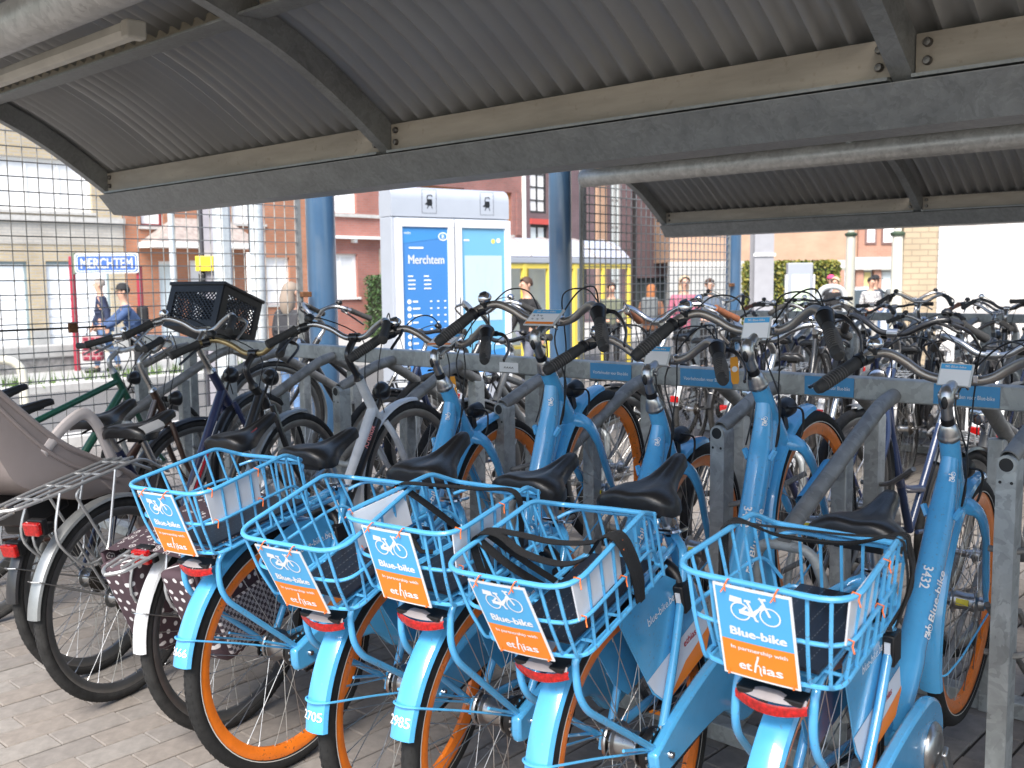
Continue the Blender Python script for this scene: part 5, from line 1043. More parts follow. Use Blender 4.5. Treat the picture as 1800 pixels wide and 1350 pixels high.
MB().use(mat('board_blue', (.12, .28, .45), .5)).bb(X + .6, X + .66, 36.0, 40.2, .55, 1.45).build('board', None, bb_, smooth=False); MB().use(mat('board_yellow', (.70, .52, .18), .6)).bb(X + .662, X + .672, 36.2, 40.0, .95, 1.15).build('board_stripe', None, bb_, smooth=False)
for y in (36.3, 39.9): MB().bb(X + .60, X + .64, y - .04, y + .04, G, .548).build('leg', CONC, bb_, smooth=False)
# modern block closing the view on the right
RZ = R(42.88)
def placed(name, label, cat, p, rz=RZ, group=None): return thing(name, label, cat, p, rz, group)
mb6 = placed('modern_building', 'salmon brick building with tall white windows behind the lamp posts', 'building', (-16.58, 35.9, -.35))
m = MB().use(SALM); m.bb(-6.4, .55, 0, 8, 2.35, 9).build('upper_wall', None, mb6, smooth=False)
MB().bb(-6.4, .55, -.01, .3, 2.05, 2.345).build('concrete_band', KERB, mb6, smooth=False)
MB().bb(.56, 3.2, -.12, 8, 2.45, 9).build('pink_wall', PKB, mb6, smooth=False); MB().bb(.3, 3.3, -.35, .3, 1.98, 2.44).build('concrete_beam', KERB, mb6, smooth=False)
for a, b, z0, z1 in ((.86, 1.14, 2.98, 4.1), (1.46, 1.92, 2.97, 4.1), (2.5, 3.0, 3.1, 4.0)):
    f = MB().bb(a - .07, b + .07, -.16, -.125, z0 - .08, z1 + .08).build('window', mat('brown_frame', (.16, .09, .08), .5), mb6, smooth=False); MB().bb(a, b, -.175, -.162, z0, z1).build('pane', CURT, f, smooth=False)
for x in (-.1, .62, 1.28, 2.25, 3.0): MB().bb(x - .13, x + .13, -.2, .1, 0, 1.975).build('pillar', PKB, mb6, smooth=False)
for a, b, mm in ((-1.9, -.25, PANEW), (.05, .47, CURT), (.77, 1.13, mat('yellow_poster', (.7, .6, .25), .5)), (1.43, 2.1, PANEW), (2.4, 2.85, CURT)):
    f = MB().bb(a, b, -.02, .05, .05, 1.95).build('shop_window', mat('grey_frame', (.35, .36, .36), .5), mb6, smooth=False); MB().bb(a + .06, b - .06, -.035, -.022, .35, 1.88).build('pane', mm, f, smooth=False)
MB().bb(-6.4, -2.0, .0, .4, 0, 2.04).build('garden_wall', CONC, mb6, smooth=False)
wb = placed('white_building', 'white building with a stone corner at the end of the street left of the hedge', 'building', (-19.8, 33.5, -.35)); MB().bb(-1.8, .75, 1, 6, 0, 8).build('wall', WFRM, wb, smooth=False, bevel=.02); MB().bb(.1, .80, .7, .99, 0, 3.0).build('stone_corner', CONC, wb, smooth=False)
PWB = brickmat('painted_white_brick', (.66, .64, .61), (.62, .60, .57), (.46, .44, .42), .24, .085, 1, .008, bump=.9); PCB = brickmat('shaded_cream_brick', (.44, .35, .24), (.41, .33, .225), (.33, .27, .19), .24, .085, 1, .008, bump=.9)  # cream lowered in tone: shade of the turned end put into its colour
pw = placed('painted_brick_wall', 'white painted brick wall with a cream end coloured darker for shade at right', 'wall', (-5.49, 15.07, -.35))
MB().bb(0, 9, 0, .3, 0, 5).build('white_wall', PWB, pw, smooth=False); MB().bb(-.50, -.004, .02, .28, 0, 5).build('shaded_cream_end', PCB, pw, smooth=False); MB().bb(-.55, 9.05, -.06, .36, 5.0, 5.12).build('coping', KERB, pw, smooth=False)

# hedges
LEAF = [mat('leaf_%d' % i, c, .55, coat=.1) for i, c in enumerate(((.022, .055, .018), (.035, .08, .022), (.055, .11, .03)))]; LEAFY = [mat('leaf_yellow_%d' % i, c, .6) for i, c in enumerate(((.10, .13, .02), (.16, .17, .025), (.22, .19, .03)))]
def hedge(label, o_, rz, dx, dy, dz, leaves, n, s):
    t = thing('hedge', label, 'hedge', o_, rz); MB().bb(.06, dx - .06, .06, dy - .06, 0, dz - .06).build('branches', mat('hedge_core', (.02, .028, .012), .9), t, smooth=False)
    m = MB()
    for k in range(n):
        f = random.random(); a, b, c = random.random(), random.random(), random.random(); q = random.uniform(-.05, .05)
        p = V((a * dx, q, c * dz)) if f < .55 else V((a * dx, b * dy, dz + q)) if f < .75 else V((q if f < .88 else dx + q, b * dy, c * dz))
        m.use(leaves[min(2, int(random.random() * 3))]); leafcards(m, [p], s)
    m.build('leaves', None, t, smooth=False, stuff=True); return t
hedge('clipped dark green hedge block before the red brick house', (-22.6, 18.95, -.25), R(90), 1.9, .9, 1.78, LEAF, 5200, .05)
hedge('tall yellow green hedge behind the map case at the end of the street', (-14.6, 25.4, -.35), RZ - R(12), 2.55, .9, 2.15, LEAFY, 5000, .06)

# kiosk
KW = mat('kiosk_white', (.34, .365, .41), .35, coat=.3, var=.03, scale=3); KWH = mat('kiosk_frame_white', (.66, .68, .71), .35, coat=.3)
ks = thing('information_kiosk', 'tall white information kiosk with two blue posters by the fence', 'kiosk', (-9.30, 7.93, -.12), math.atan2(1.62, .36))   # local x runs along its face
MB().bb(.0, 1.70, .0, .30, 0, 2.30).build('cabinet', KW, ks, smooth=False, bevel=.01)
hd = [(0, -.01, 2.305)] + [(0, -.01 + .16 * (1 - cos(a)), 2.52 + .15 * sin(a)) for a in [pi * k / 12 for k in range(13)]] + [(0, .31, 2.305)]
MB().prism(hd, (.0, 0, 0), (1.70, 0, 0)).build('header', KW, ks, ang=35)
def pictogram(mb, mp):
    ribbon(mb, [(-.10 + .20 * a, b * .28 - .14) for a, b in ((0, 0), (1, 0), (1, 1), (0, 1))], .006, mp, True)
    mb.quad(mp(-.035, -.02), mp(.045, -.02), mp(.04, .03), mp(-.03, .03)); mb.quad(mp(-.025, -.05), mp(.035, -.05), mp(.045, -.02), mp(-.035, -.02)); mb.quad(mp(-.065, -.03), mp(-.035, -.045), mp(-.03, -.012))
    ribbon(mb, [(-.03, .03), (-.02, .075), (.03, .08), (.045, .06)], .012, mp); ribbon(mb, [(-.01, -.05), (-.03, -.085)], .01, mp); ribbon(mb, [(.03, -.05), (.045, -.085)], .01, mp)
for k, u in enumerate((.52, 1.36)): m = MB().use(BLK); pictogram(m, lambda a, b: V((u + a, -.0125, 2.49 + b))); m.build('pictogram', None, ks, smooth=False, stuff=True)
POB = mat('poster_blue', (.045, .19, .48), .3, coat=.4); POB2 = mat('poster_blue_light', (.04, .22, .52), .3, coat=.4); POC = mat('poster_cyan', (.13, .36, .55), .3, coat=.4)
for k, (a, b, pm) in enumerate(((.04, .85, POB), (.88, 1.70, POC))):
    d = MB(); 
    for x0, x1, z0, z1 in ((a, b, 2.18, 2.28), (a, b, .25, .36), (a, a + .085, .36, 2.18), (b - .085, b, .36, 2.18)): d.bb(x0, x1, -.045, -.002, z0, z1)
    d = d.build('door_frame', KWH, ks, smooth=False, bevel=.006)
    po = MB().use(pm).bb(a + .085, b - .085, -.02, -.012, .36, 2.18).build('poster', None, d, smooth=False)
    mp = lambda u, v: V((a + u, -.0225, v)); w = b - a
    if k == 0:
        m = MB().use(POB2).quad(mp(.087, 1.98), mp(w - .087, 2.06), mp(w - .087, 2.178), mp(.087, 2.178)); mp = lambda u, v: V((a + u, -.0235, v))
        lay(m, 'Merchtem', mp, (.42, 1.79), .105, WHT, width=.50, bold=.003); m.use(WHT).quad(mp(.18, 1.92), mp(.38, 1.92), mp(.38, 1.94), mp(.18, 1.94)); lay(m, 'nmbs', mp, (.16, 2.11), .03, WHT, width=.09)
        lay(m, 'B', mp, (.66, 2.07), .05, WHT); ribbon(m, [(.66 + .062 * cos(q), 2.07 + .045 * sin(q)) for q in [2 * pi * i / 16 for i in range(16)]], .012, mp, True)
        for r in range(4):
            for c in (.16, .38): m.use(WHT).quad(mp(c, 1.58 - .05 * r), mp(c + (.10 if r else .07), 1.58 - .05 * r), mp(c + (.10 if r else .07), 1.595 - .05 * r), mp(c, 1.595 - .05 * r))
        for r in range(9):
            z = 1.28 - .085 * r; m.lathe([(0, 0), (.028, 0)], mp(.17, z), (0, -1, 0), 12); m.quad(mp(.22, z - .01), mp(.22 + .07 + .03 * (r % 3), z - .01), mp(.29 + .03 * (r % 3), z + .01), mp(.22, z + .01))
            if r < 5:
                for c in (.46, .56, .66): m.quad(mp(c, z - .008), mp(c + .03, z - .008), mp(c + .03, z + .008), mp(c, z + .008))
    else:
        m = MB().use(mat('map_paper', (.42, .54, .62), .5)).quad(mp(.13, 1.02), mp(w - .13, 1.02), mp(w - .13, 1.84), mp(.13, 1.84)); mp = lambda u, v: V((a + u, -.0235, v)); 
        m.use(mat('map_line', (.42, .58, .70), .5))
        for q in range(9): ribbon(m, [(.16 + random.random() * .46, 1.06 + random.random() * .74) for _ in range(3)], .008, mp)
        m.use(mat('poster_yellow', (.75, .65, .12), .5)).lathe([(0, 0), (.03, 0)], mp(.56, 2.02), (0, -1, 0), 12); m.use(WHT).lathe([(0, 0), (.03, 0)], mp(.64, 2.03), (0, -1, 0), 12)
        m.quad(mp(.12, 2.02), mp(.2, 2.02), mp(.2, 2.04), mp(.12, 2.04))
        for q in range(4): m.lathe([(0, 0), (.016, 0)], mp(.32 + .06 * q, .72), (0, -1, 0), 10)
        m.quad(mp(.58, .70), mp(.70, .70), mp(.70, .75), mp(.58, .75)); m.use(POB2).quad(mp(.087, .365), mp(w - .087, .365), mp(w - .087, .66), mp(.087, .58))
    m.build('print', None, po, smooth=False, stuff=True)
# station name sign
sg = placed('station_sign', 'blue enamel MERCHTEM station sign on two red posts', 'sign', (-18.82, 8.96, -.25))
for x in (-.70, .58): MB().bb(x - .045, x + .045, -.01, .08, 0, 2.2 if x < 0 else 2.0).build('post', mat('sign_red', (.26, .012, .03), .45), sg, smooth=False, bevel=.008)
m = MB().use(WHT).prism([(p.x, 0, p.y) for p in rnd([(0, -.19, 0), (.61, -.19, 0), (.61, .19, 0), (-.61, .19, 0), (-.61, -.19, 0), (0, -.19, 0)], .07, 4)[:-1]], (0, -.05, 2.06), (0, -.025, 2.06)).build('panel', None, sg, smooth=False)
ENB = mat('enamel_blue', (.03, .10, .36), .3, coat=.4)
m2 = MB().use(ENB).prism([(p.x, 0, p.y) for p in rnd([(0, -.172, 0), (.59, -.172, 0), (.59, .172, 0), (-.59, .172, 0), (-.59, -.172, 0), (0, -.172, 0)], .06, 4)[:-1]], (0, -.056, 2.06), (0, -.051, 2.06)); mp = lambda u, v: V((u, -.0585, 2.06 + v))
ribbon(m2.use(WHT), [(p.x, p.y) for p in rnd([(0, -.145, 0), (.56, -.145, 0), (.56, .145, 0), (-.56, .145, 0), (-.56, -.145, 0), (0, -.145, 0)], .05, 4)[:-1]], .012, mp, True); lay(m2, 'MERCHTEM', mp, (0, 0), .19, WHT, width=.98, bold=.004); m2.build('print', None, m, smooth=False, stuff=True)
MB().bb(-.66, -.6105, -.055, .03, 1.86, 2.26).build('bracket', mat('moss_green', (.13, .16, .11), .7), sg, smooth=False)
lw = thing('low_wall', 'low grey stone wall with a pale coping behind the station sign', 'wall'); MB().bb(-19.9, -19.6, -8, 8.6, -.25, .02).build('wall', STONE, lw, smooth=False); MB().bb(-19.94, -19.56, -8, 8.65, .022, .26).build('coping', CONC, lw, smooth=False, bevel=.02)
def hoopbar(p, w, h, r, rz, label, m_, mid=None):
    t = thing('hoop_barrier', label, 'barrier', p, rz); MB().tube(rnd([(-w / 2, 0, 0), (-w / 2, 0, h), (w / 2, 0, h), (w / 2, 0, 0)], h * .22, 6), r, 12).build('hoop', m_, t)
    if mid: MB().tube([(-w / 2, 0, mid), (w / 2, 0, mid)], r * .8, 10).build('crossbar', m_, t)
CREAM = mat('cream_paint', (.62, .60, .50), .45, var=.06, scale=5)
hoopbar((-9.7, 3.35, -.12), .75, .86, .042, R(70), 'cream tubular hoop barrier seen through the fence at far left', CREAM)
hoopbar((-5.75, 12.18, -.02), .34, 1.30, .035, RZ, 'grey tubular hoop barrier beyond the back rack', mat('pale_grey_paint', (.45, .47, .48), .45), 1.02)

# masts and lamp posts
def post(name, label, cat, p, build, group=None): t = thing(name, label, cat, p, RZ, group); build(t); return t
LSTEEL = galv('pale_mast_steel', (.42, .46, .48), (.58, .61, .62), .5)
post('power_mast', 'broad pale galvanised mast behind the left fence', 'mast', (-11.73, 7.13, -.35), lambda t: MB().tube([(0, 0, 0), (0, 0, 7)], [.125, .095], 8).build('shaft', LSTEEL, t, ang=20))
def b2(t): MB().tube([(0, 0, 0), (0, 0, 7)], [.09, .075], 10).build('shaft', LSTEEL, t); MB().tube([(-.10, 0, 0), (-.10, 0, 2.12)], .035, 8).build('white_conduit', WFRM, t); MB().tube([(-.09, 0, 2.125), (-.06, 0, 6)], .012, 6).build('cable', BLK, t)
post('power_mast', 'slim pale mast with a white conduit behind the left fence', 'mast', (-10.5, 6.85, -.35), b2)
def b3(t):
    MB().bb(-.085, .085, -.12, .12, 0, 7).build('shaft', mat('purple_grey_concrete', (.26, .25, .28), .8, var=.1, scale=5), t, smooth=False, bevel=.01)
    MB().tube([(-.14, -.05, 0), (-.14, -.05, 6)], .042, 10).build('dark_conduit', mat('dark_conduit', (.05, .05, .06), .5), t)
    MB().bb(-.19, .06, -.20, -.125, 1.93, 2.14).build('yellow_box', mat('box_yellow', (.80, .58, .02), .45), t, smooth=False, bevel=.01); MB().bb(-.16, -.08, -.18, -.10, 1.72, 1.90).build('meter', BLK, t, smooth=False, bevel=.01)
post('power_mast', 'grey concrete mast with a yellow box and dark conduit', 'mast', (-12.9, 7.68, -.35), b3)
post('lamp_post', 'thin grey lamp post before the orange house porch', 'lamp post', (-18.83, 10.31, -.3), lambda t: MB().tube([(0, 0, 0), (0, 0, 7)], .062, 10).build('shaft', LSTEEL, t))
def b4(t):
    HG = mat('mast_grey', (.30, .30, .32), .6, var=.08, scale=4); MB().bb(-.14, .14, -.15, -.135, 0, 7).build('flange', HG, t, smooth=False); MB().bb(-.14, .14, .135, .15, 0, 7).build('flange', HG, t, smooth=False); MB().bb(-.01, .01, -.134, .134, 0, 7).build('web', HG, t, smooth=False)
    MB().bb(-.16, .16, -.172, -.152, 2.06, 2.1).build('band', WFRM, t, smooth=False)
post('steel_mast', 'grey steel H section mast right of the slim blue column', 'mast', (-7.43, 13.42, -.35), b4)
for p, z, lab in (((-7.74, 17.1, -.35), 2.52, 'slender cream lamp post before the salmon brick building'), ((-5.94, 14.69, -.35), 2.40, 'slender cream lamp post at the cream flank of the white wall')):
    def b5(t): MB().tube([(0, 0, 0), (0, 0, z - .05)], [.10, .075], 14).tube([(0, 0, z - .05), (0, 0, 6)], .055, 12).build('shaft', CREAM, t); MB().lathe([(.09, 0), (.105, .02), (.105, .05), (.06, .07)], (0, 0, z - .07), (0, 0, 1), 16).build('collar', mat('dark_green', (.05, .08, .05), .5), t)
    post('lamp_post', lab, 'lamp post', p, b5)

# bus shelter
YEL = mat('shelter_yellow', (.72, .56, .09), .4, coat=.3); bs = thing('bus_shelter', 'yellow framed bus shelter with a curved milky roof', 'bus shelter', (-12.3, 12.95, -.35))
TR = mat('milky_roof', (.50, .50, .54), .35, trans=.25, coat=.3)
arc = [(-.1 - 1.25 * k / 12, 2.13 + .42 * sin(pi * (.10 + .90 * (k / 12)) if 0 else pi * k / 12 * .92 + .12)) for k in range(13)]
MB().grid([[(a, y, b) for a, b in arc] for y in (0, 1, 2, 3, 4)]).build('roof', TR, bs)
for y in (0, .95, 1.9, 2.85, 3.8): MB().tube([(a, y + .02, b + .012) for a, b in arc], .014, 6).build('roof_rib', mat('roof_rib', (.32, .28, .26), .5), bs)
MB().bb(-.16, -.04, 0, 4, 2.06, 2.16).build('gutter', KW, bs, smooth=False, bevel=.01); MB().bb(-1.40, -1.32, 0, 4, 2.06, 2.16).build('gutter', KW, bs, smooth=False)
for y in (.04, .75, 1.45, 2.2, 3.1, 3.96):
    for x in (-.1, -1.36): MB().bb(x - .04, x + .04, y - .05, y + .05, 0, 2.055).build('post', YEL, bs, smooth=False, bevel=.006)
for y0, y1 in ((.09, .70), (.80, 1.40), (1.50, 2.15), (2.25, 3.05), (3.15, 3.91)):
    MB().bb(-1.38, -1.35, y0, y1, .25, 2.04).build('pane', PANEW, bs, smooth=False); MB().bb(-1.40, -1.32, y0, y1, .12, .245).bb(-1.40, -1.32, y0, y1, 1.05, 1.12).build('rail', YEL, bs, smooth=False, stuff=True)
MB().bb(-.13, -.07, .09, 3.91, 1.96, 2.05).build('header_rail', YEL, bs, smooth=False); MB().bb(-1.2, -.85, .5, 3.4, .42, .47).build('bench', YEL, bs, smooth=False)
MB().bb(-1.3, -.2, -.01, .03, .3, 2.0).build('side_pane', PANEW, bs, smooth=False)
mc_ = placed('map_case', 'white glazed map case standing before the yellow green hedge', 'map case', (-10.25, 20.2, -.35)); MB().bb(-.27, .27, 0, .18, 0, 2.05).build('cabinet', KW, mc_, smooth=False, bevel=.02); MB().bb(-.19, .19, -.012, -.002, .9, 1.8).build('map', mat('map_green', (.55, .66, .50), .5, var=.1, scale=12), mc_, smooth=False); MB().bb(-.31, -.275, .0, .12, 0, 1.8).bb(.275, .31, .0, .12, 0, 1.8).build('side_rail', WFRM, mc_, smooth=False, stuff=True)

# parked car
cr2 = placed('parked_car', 'pale silver parked car behind the group of people', 'car', (-11.6, 25.9, -.34), RZ + R(4)); CARP = mat('car_silver', (.62, .66, .70), .25, .3, coat=.6)
sec = [(-2.0, .35, .62, .70), (-1.85, .30, .85, .78), (-1.2, .24, .95, .83), (-.7, .22, 1.42, .66), (.3, .22, 1.47, .64), (1.0, .24, 1.00, .82), (1.9, .28, .84, .76), (2.05, .36, .62, .68)]
MB().grid([[(x, -.83, .45), (x, -.84, z0), (x, .84, z0), (x, .83, .45), (x, .84 * min(1, w / .8), min(z1, .92)), (x, w * .85, z1 - .03), (x, 0, z1), (x, -w * .85, z1 - .03), (x, -.84 * min(1, w / .8), min(z1, .92))] for x, z0, z1, w in sec], True).build('body', CARP, cr2, ang=40)
for x in (-1.25, 1.25):
    for s in (-1, 1): w_ = MB().use(RUB).lathe([(.0, -.09), (.24, -.09), (.31, -.07), (.31, .07), (.24, .09), (0, .09)], (x, s * .78, .31), n=24).build('wheel', None, cr2); MB().use(ALU).lathe([(0, .095), (.21, .093)], (x, s * .785, .31), (0, s, 0), 16).build('rim', None, w_)
for s in (-1, 1): MB().use(DGL).prism([(-1.0, s * .80, .96), (.85, s * .80, 1.0), (.35, s * .635, 1.39), (-.62, s * .65, 1.37)], (0, 0, 0), (0, s * .012, 0)).build('side_window', None, cr2, smooth=False)
MB().use(DGL).prism([(.40, -.56, 1.43), (.40, .56, 1.43), (.98, .70, 1.02), (.98, -.70, 1.02)], (0, 0, .0), (.012, 0, .012)).build('windscreen', None, cr2, smooth=False)

# ------------------------------------------------------------------ people
SKIN = mat('skin', (.52, .30, .21), .55, var=.06, scale=12)
def skinmesh(verts, edges, root=0, sub=1):
    me = bpy.data.meshes.new('s'); me.from_pydata([v[:3] for v in verts], edges, []); ob = bpy.data.objects.new('s', me); C.objects.link(ob)
    mo = ob.modifiers.new('k', 'SKIN'); mo.use_smooth_shade = True; sb = ob.modifiers.new('u', 'SUBSURF'); sb.levels = sub; sb.render_levels = sub
    for i, v in enumerate(verts):
        q = me.skin_vertices[0].data[i]; r = v[3]; q.radius = r if isinstance(r, tuple) else (r, r); q.use_root = (i == root)
    dg = bpy.context.evaluated_depsgraph_get(); out = bpy.data.meshes.new_from_object(ob.evaluated_get(dg)); bpy.data.objects.remove(ob); bpy.data.meshes.remove(me); return out
def person(label, p, rz, top, legs, hair, h=1.74, skirt=False, long=False, bag=None, pose='stand', hat=None, coat=False, hairlong=False, wide=1.0):
    """faces local -Y; rz turns the figure"""
    t = thing('person', label, 'person', (p[0], p[1], gz(p[0], p[1]) if p[0] > -16 else -.24), rz); k = h / 1.74
    sh = {'stand': .0, 'walk': .16, 'lean': .05}[pose]; ln = {'stand': 0, 'walk': .03, 'lean': .20}[pose]
    hip = (0, 0, .93); ch = (0, -ln * .8, 1.28); nk = (0, -ln, 1.45)
    vs = [(0, 0, .95, (.15 * wide, .11)), (0, -ln * .4, 1.12, (.135 * wide, .10)), (0, -ln * .8, 1.30, (.165 * wide, .115)), (0, -ln, 1.43, (.07, .065)), (0, -ln - .01, 1.50, (.052, .055)), (0, -ln - .03, 1.57, (.066, .078)), (0, -ln - .025, 1.655, (.076, .094)), (0, -ln - .02, 1.715, (.058, .07))]
    es = [(i, i + 1) for i in range(7)]
    legp = []
    for s in (-1, 1):
        st = s * sh; q = [(s * .09, 0, .86, .092), (s * .10, -st * .5 - .02, .49, .058), (s * .105, -st + .02, .26, .054), (s * .11, -st * 1.1 + .04, .08, .04), (s * .12, -st * 1.1 - .10, .045, (.042, .03)), (s * .12, -st * 1.1 - .15, .04, (.035, .022))]; legp.append(q)
        b = len(vs); vs += q; es += [(0, b)] + [(b + i, b + i + 1) for i in range(5)]
    armp = []
    for s in (-1, 1):
        if pose == 'lean': q = [(s * .19, -ln * .85, 1.37, .055), (s * .23, -ln - .16, 1.18, .046), (s * .20, -ln - .36, 1.08, .036), (s * .18, -ln - .43, 1.07, (.03, .02))]
        elif pose == 'walk': q = [(s * .19, -ln, 1.37, .055), (s * .24, s * .10, 1.12, .046), (s * .25, s * .16 - .06, .90, .036), (s * .25, s * .17 - .08, .83, (.022, .032))]
        else: q = [(s * .19, 0, 1.37, .055), (s * .24, .02, 1.11, .046), (s * .20, -.16, .98, .036), (s * .13, -.22, .99, (.03, .022))]
        armp.append(q); b = len(vs); vs += q; es += [(2, b)] + [(b + i, b + i + 1) for i in range(3)]
        w = V(q[3][:3]); d = (w - V(q[2][:3])).normalized(); u = d.orthogonal().normalized() if abs(d.z) < .7 else V((0, 1, 0)); l = len(vs) - 1
        for f in range(4):
            o_ = u * (-.024 + .016 * f); L = (.042, .05, .046, .036)[f]; a1 = w + o_ + d * .03; a2 = a1 + d * L * .6 + V((0, 0, -.008)); a3 = a2 + d * L * .4 + V((0, -.006, -.016)); b = len(vs)
            vs += [(*a1, .0095), (*a2, .009), (*a3, .007)]; es += [(l, b), (b, b + 1), (b + 1, b + 2)]
        a1 = w + u * -.035 + d * .0; a2 = a1 + d * .04 + u * -.012; b = len(vs); vs += [(*a1, .011), (*a2, .009)]; es += [(l, b), (b, b + 1)]
    sc = lambda q: [(a[0] * k, a[1] * k, a[2] * k, tuple(r * k for r in a[3]) if isinstance(a[3], tuple) else a[3] * k) for a in q]
    me = skinmesh(sc(vs), es, 0, 1); me.materials.append(SKIN); bd = bpy.data.objects.new('body', me); C.objects.link(bd); bd.parent = t
    g = lambda r, e: (r[0] + e, r[1] + e) if isinstance(r, tuple) else r + e
    tv = [(0, -.0, .84 if not coat else .62, (.185 * wide, .145)), (0, -ln * .3, 1.02, (.17 * wide, .135))] + [(v[0], v[1], v[2], g(v[3], .024)) for v in vs[1:3]] + [(0, -ln, 1.425, (.088, .082))]; te = [(i, i + 1) for i in range(4)]
    for q in armp: b = len(tv); tv += [(v[0], v[1], v[2], g(v[3], .018)) for v in q[:3]]; te += [(3, b), (b, b + 1), (b + 1, b + 2)]
    me = skinmesh(sc(tv), te, 1, 1); me.materials.append(top); jo = bpy.data.objects.new('coat' if coat else 'jacket', me); C.objects.link(jo); jo.parent = t
    lv = [(0, 0, .95, (.158 * wide, .12))]; le = []
    for q in legp: b = len(lv); lv += [(v[0], v[1], v[2], g(v[3], .016)) for v in q[:3]] + [(q[3][0], q[3][1], .11, .052)]; le += [(0, b)] + [(b + i, b + i + 1) for i in range(3)]
    me = skinmesh(sc(lv), le, 0, 1); me.materials.append(legs); jo = bpy.data.objects.new('trousers', me); C.objects.link(jo); jo.parent = t
    for q in legp:
        a, b = V(q[3][:3]) * k, V(q[5][:3]) * k; MB().use(BLK).tube([a + V((0, .05, -.03)), a + V((0, .0, -.025)), (a + b) / 2 + V((0, 0, -.012)), b + V((0, -.02, -.012)), b + V((0, -.04, -.014))], [.035, .05, .047, .042, .02], 10).build('shoe', None, t)
    H = V((0, -ln - .025, 1.64)) * k
    fm = MB().use(SKIN).tube([H + V((0, -.085, .025)), H + V((0, -.108, -.018)), H + V((0, -.098, -.026))], [.010, .014, .012], 8)
    for s in (-1, 1): fm.ball(H + V((s * .084, .01, -.005)), (.012, .022, .034), 8, 6)
    fm.build('nose_and_ears', None, bd, stuff=True)
    em = MB().use(mat('eye_white', (.7, .7, .68), .3))
    for s in (-1, 1): em.ball(H + V((s * .032, -.082, .015)), (.014, .008, .007), 8, 6)
    em.use(mat('iris', (.04, .03, .02), .3))
    for s in (-1, 1): em.ball(H + V((s * .032, -.088, .015)), (.006, .004, .006), 8, 6)
    em.use(mat('lips', (.38, .13, .11), .5)).ball(H + V((0, -.086, -.052)), (.024, .008, .007), 8, 6); em.build('eyes_and_mouth', None, bd, stuff=True)
    hm = MB().use(hair); rows = []
    for i in range(9):
        th = pi * .5 * 1.32 * i / 8; row = []
        for j in range(18):
            a = 2 * pi * j / 18; front = max(0, -sin(a)); tt = min(th, pi * .5 * (1.30 - .72 * front)); n_ = 1 + .05 * sin(7 * a + 3 * i)
            row.append(H + V((0, .012, .028)) + V((.092 * sin(tt) * cos(a) * n_, .108 * sin(tt) * sin(a) * n_, .10 * cos(tt))))
        rows.append(row)
    hm.grid(rows, True)
    if hairlong: hm.tube([H + V((0, .06, .03)), H + V((0, .075, -.08)), H + V((0, .08, -.20)), H + V((0, .085, -.27))], [.075, .095, .085, .04], 12)
    hm.build('hair', None, t)
    if hat: MB().use(hat).lathe([(0, .13), (.05, .125), (.085, .095), (.103, .05), (.106, .025)], H + V((0, .008, .012)), (0, 0, 1), 18).box(H + V((0, -.12, .045)), (.13, .09, .012)).build('hat', None, t, bevel=.004)
    if bag:
        m_, kind = bag
        if kind == 'pack': MB().use(m_).box((0, .19 - ln * .6, 1.20), (.30, .15, .42)).build('rucksack', None, t, bevel=.05)
    return t
cl = lambda n, c: mat('cloth_' + n, c, .85, var=.18, scale=14)
HG_, HB_, HD_, HO_, HBL = mat('grey_hair', (.28, .24, .21), .7), mat('brown_hair', (.06, .03, .018), .7), mat('dark_hair', (.015, .012, .012), .65), mat('ginger_hair', (.30, .11, .035), .7), mat('blond_hair', (.52, .40, .26), .7)
NAVY, DENIM, BLKC, GREYC = cl('navy', (.018, .026, .06)), cl('denim', (.10, .18, .33)), cl('black', (.014, .014, .016)), cl('grey', (.13, .14, .145))
W_ = RZ + pi
m1 = person('grey haired person in a navy jacket carrying a red bag by the station sign', (-18.6, 8.72), RZ - R(75), NAVY, DENIM, HG_, pose='walk', wide=1.1)
bagt = thing('holdall', 'red tartan holdall carried by the person at the station sign', 'bag'); bagt.matrix_world = M.Translation((-18.55, 8.46, .26)) @ M.Rotation(RZ, 4, 'Z'); MB().use(brickmat('tartan', (.26, .015, .035), (.18, .01, .03), (.32, .2, .2), .12, .09, 1, .012)).bb(-.19, .19, -.09, .09, -.28, .20).build('bag', None, bagt, bevel=.05); MB().use(BLK).tube(rnd([(-.1, 0, .20), (-.08, 0, .36), (.08, 0, .36), (.1, 0, .20)], .05), .012, 8).build('handle', None, bagt)
person('person in a blue jacket and dark cap leaning forward with a rucksack', (-15.5, 7.84), RZ - R(60), cl('blue', (.04, .075, .17)), BLKC, HD_, pose='lean', hat=BLKC, bag=(BLKC, 'pack'))
person('person with loose blond grey hair half hidden by the thick blue column', (-10.15, 7.05), RZ + R(150), cl('dark', (.03, .03, .035)), DENIM, mat('ash_hair', (.24, .19, .15), .7), h=1.68, hairlong=True)
person('person in a black t-shirt walking before the yellow bus shelter', (-10.36, 11.56), RZ - R(60), BLKC, cl('slate', (.14, .15, .19)), HB_, pose='walk')
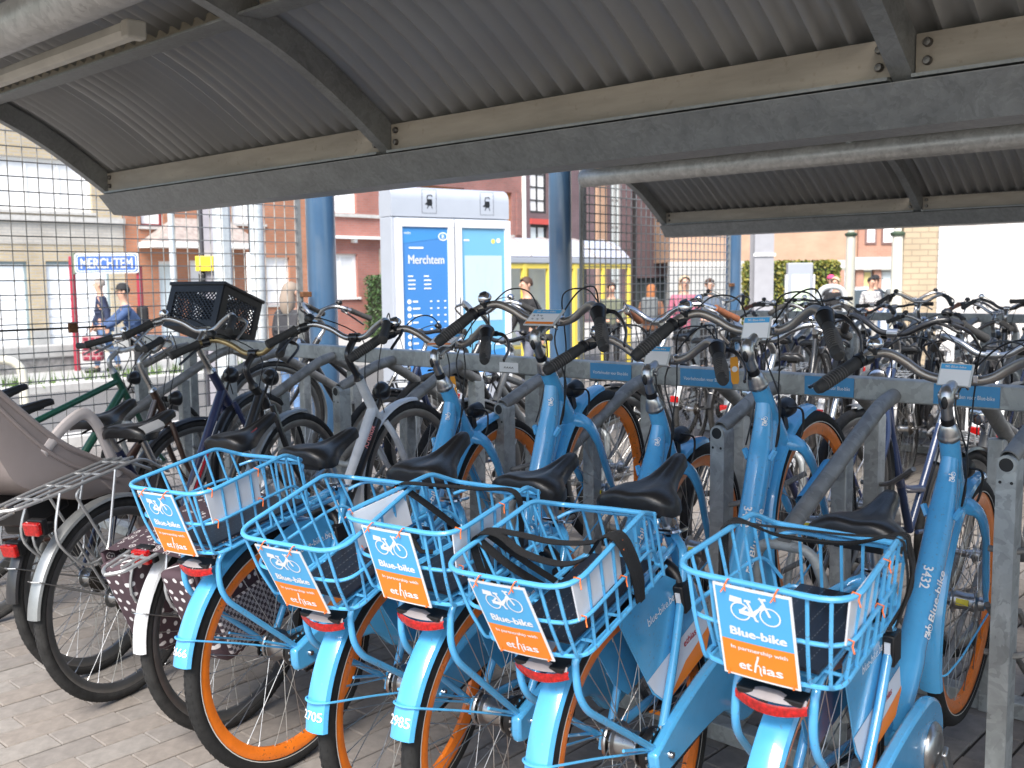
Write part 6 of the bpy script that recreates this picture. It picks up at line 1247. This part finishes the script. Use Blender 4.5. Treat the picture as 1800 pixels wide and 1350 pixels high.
person('person in an olive jacket standing behind the mesh at the shelter end', (-12.12, 15.97), RZ, cl('olive', (.12, .13, .09)), BLKC, HB_, h=1.66)
person('ginger haired person seen from behind with a grey rucksack', (-10.95, 15.65), RZ + R(165), cl('rust', (.22, .10, .055)), BLKC, HO_, h=1.62, hairlong=True, bag=(GREYC, 'pack'), wide=1.15)
person('person in a pink jacket over a dark purple scarf', (-9.38, 14.36), RZ + R(5), cl('pink', (.38, .11, .16)), BLKC, HBL, hairlong=True, h=1.72)
person('person in a grey blue coat next to the pink jacket', (-10.1, 16.3), RZ + R(12), cl('greyblue', (.10, .13, .18)), BLKC, HB_, h=1.72)
person('blond person in a long black coat near the cream lamp post', (-9.7, 20.75), RZ - R(35), BLKC, BLKC, HBL, h=1.72, coat=True, pose='walk')
person('dark haired person in a pale patterned dress', (-9.94, 23.1), RZ + R(8), mat('patterned_cloth', (.20, .20, .21), .85, scale=26, col2=(.58, .56, .54), lo=.45, hi=.55), cl('pale', (.45, .44, .42)), HD_, coat=True, h=1.70)
person('person with a dark cap and dark jacket in the right hand group', (-10.28, 24.11), RZ + R(30), cl('ink', (.05, .06, .08)), DENIM, HD_, hat=BLKC)
person('bald looking person in a grey jacket and jeans in the right hand group', (-9.9, 24.45), RZ - R(30), GREYC, DENIM, mat('pale_hair', (.45, .33, .26), .7), wide=1.15)
person('person in a pink hat by the end of the hedge', (-11.98, 25.3), RZ, BLKC, BLKC, HB_, hat=cl('hatpink', (.55, .06, .16)), h=1.76)
person('grey haired person in a mauve jacket beside the cream lamp post', (-9.1, 24.9), RZ + R(20), cl('mauve', (.22, .20, .27)), BLKC, HG_, h=1.70)
m = MB().use(mat('foil', (.7, .71, .72), .3, .8)); random.seed(3)
m.ball((0, 0, .012), (.035, .022, .014), 10, 6); m.v = [v + V((random.uniform(-.006, .006), random.uniform(-.006, .006), random.uniform(-.003, .005))) for v in m.v]
o = m.build('foil_wrapper', None, smooth=False); o.location = (-3.45, 1.77, 0); tag(o, 'crumpled silver wrapper lying on the paving behind the wheels', 'wrapper')
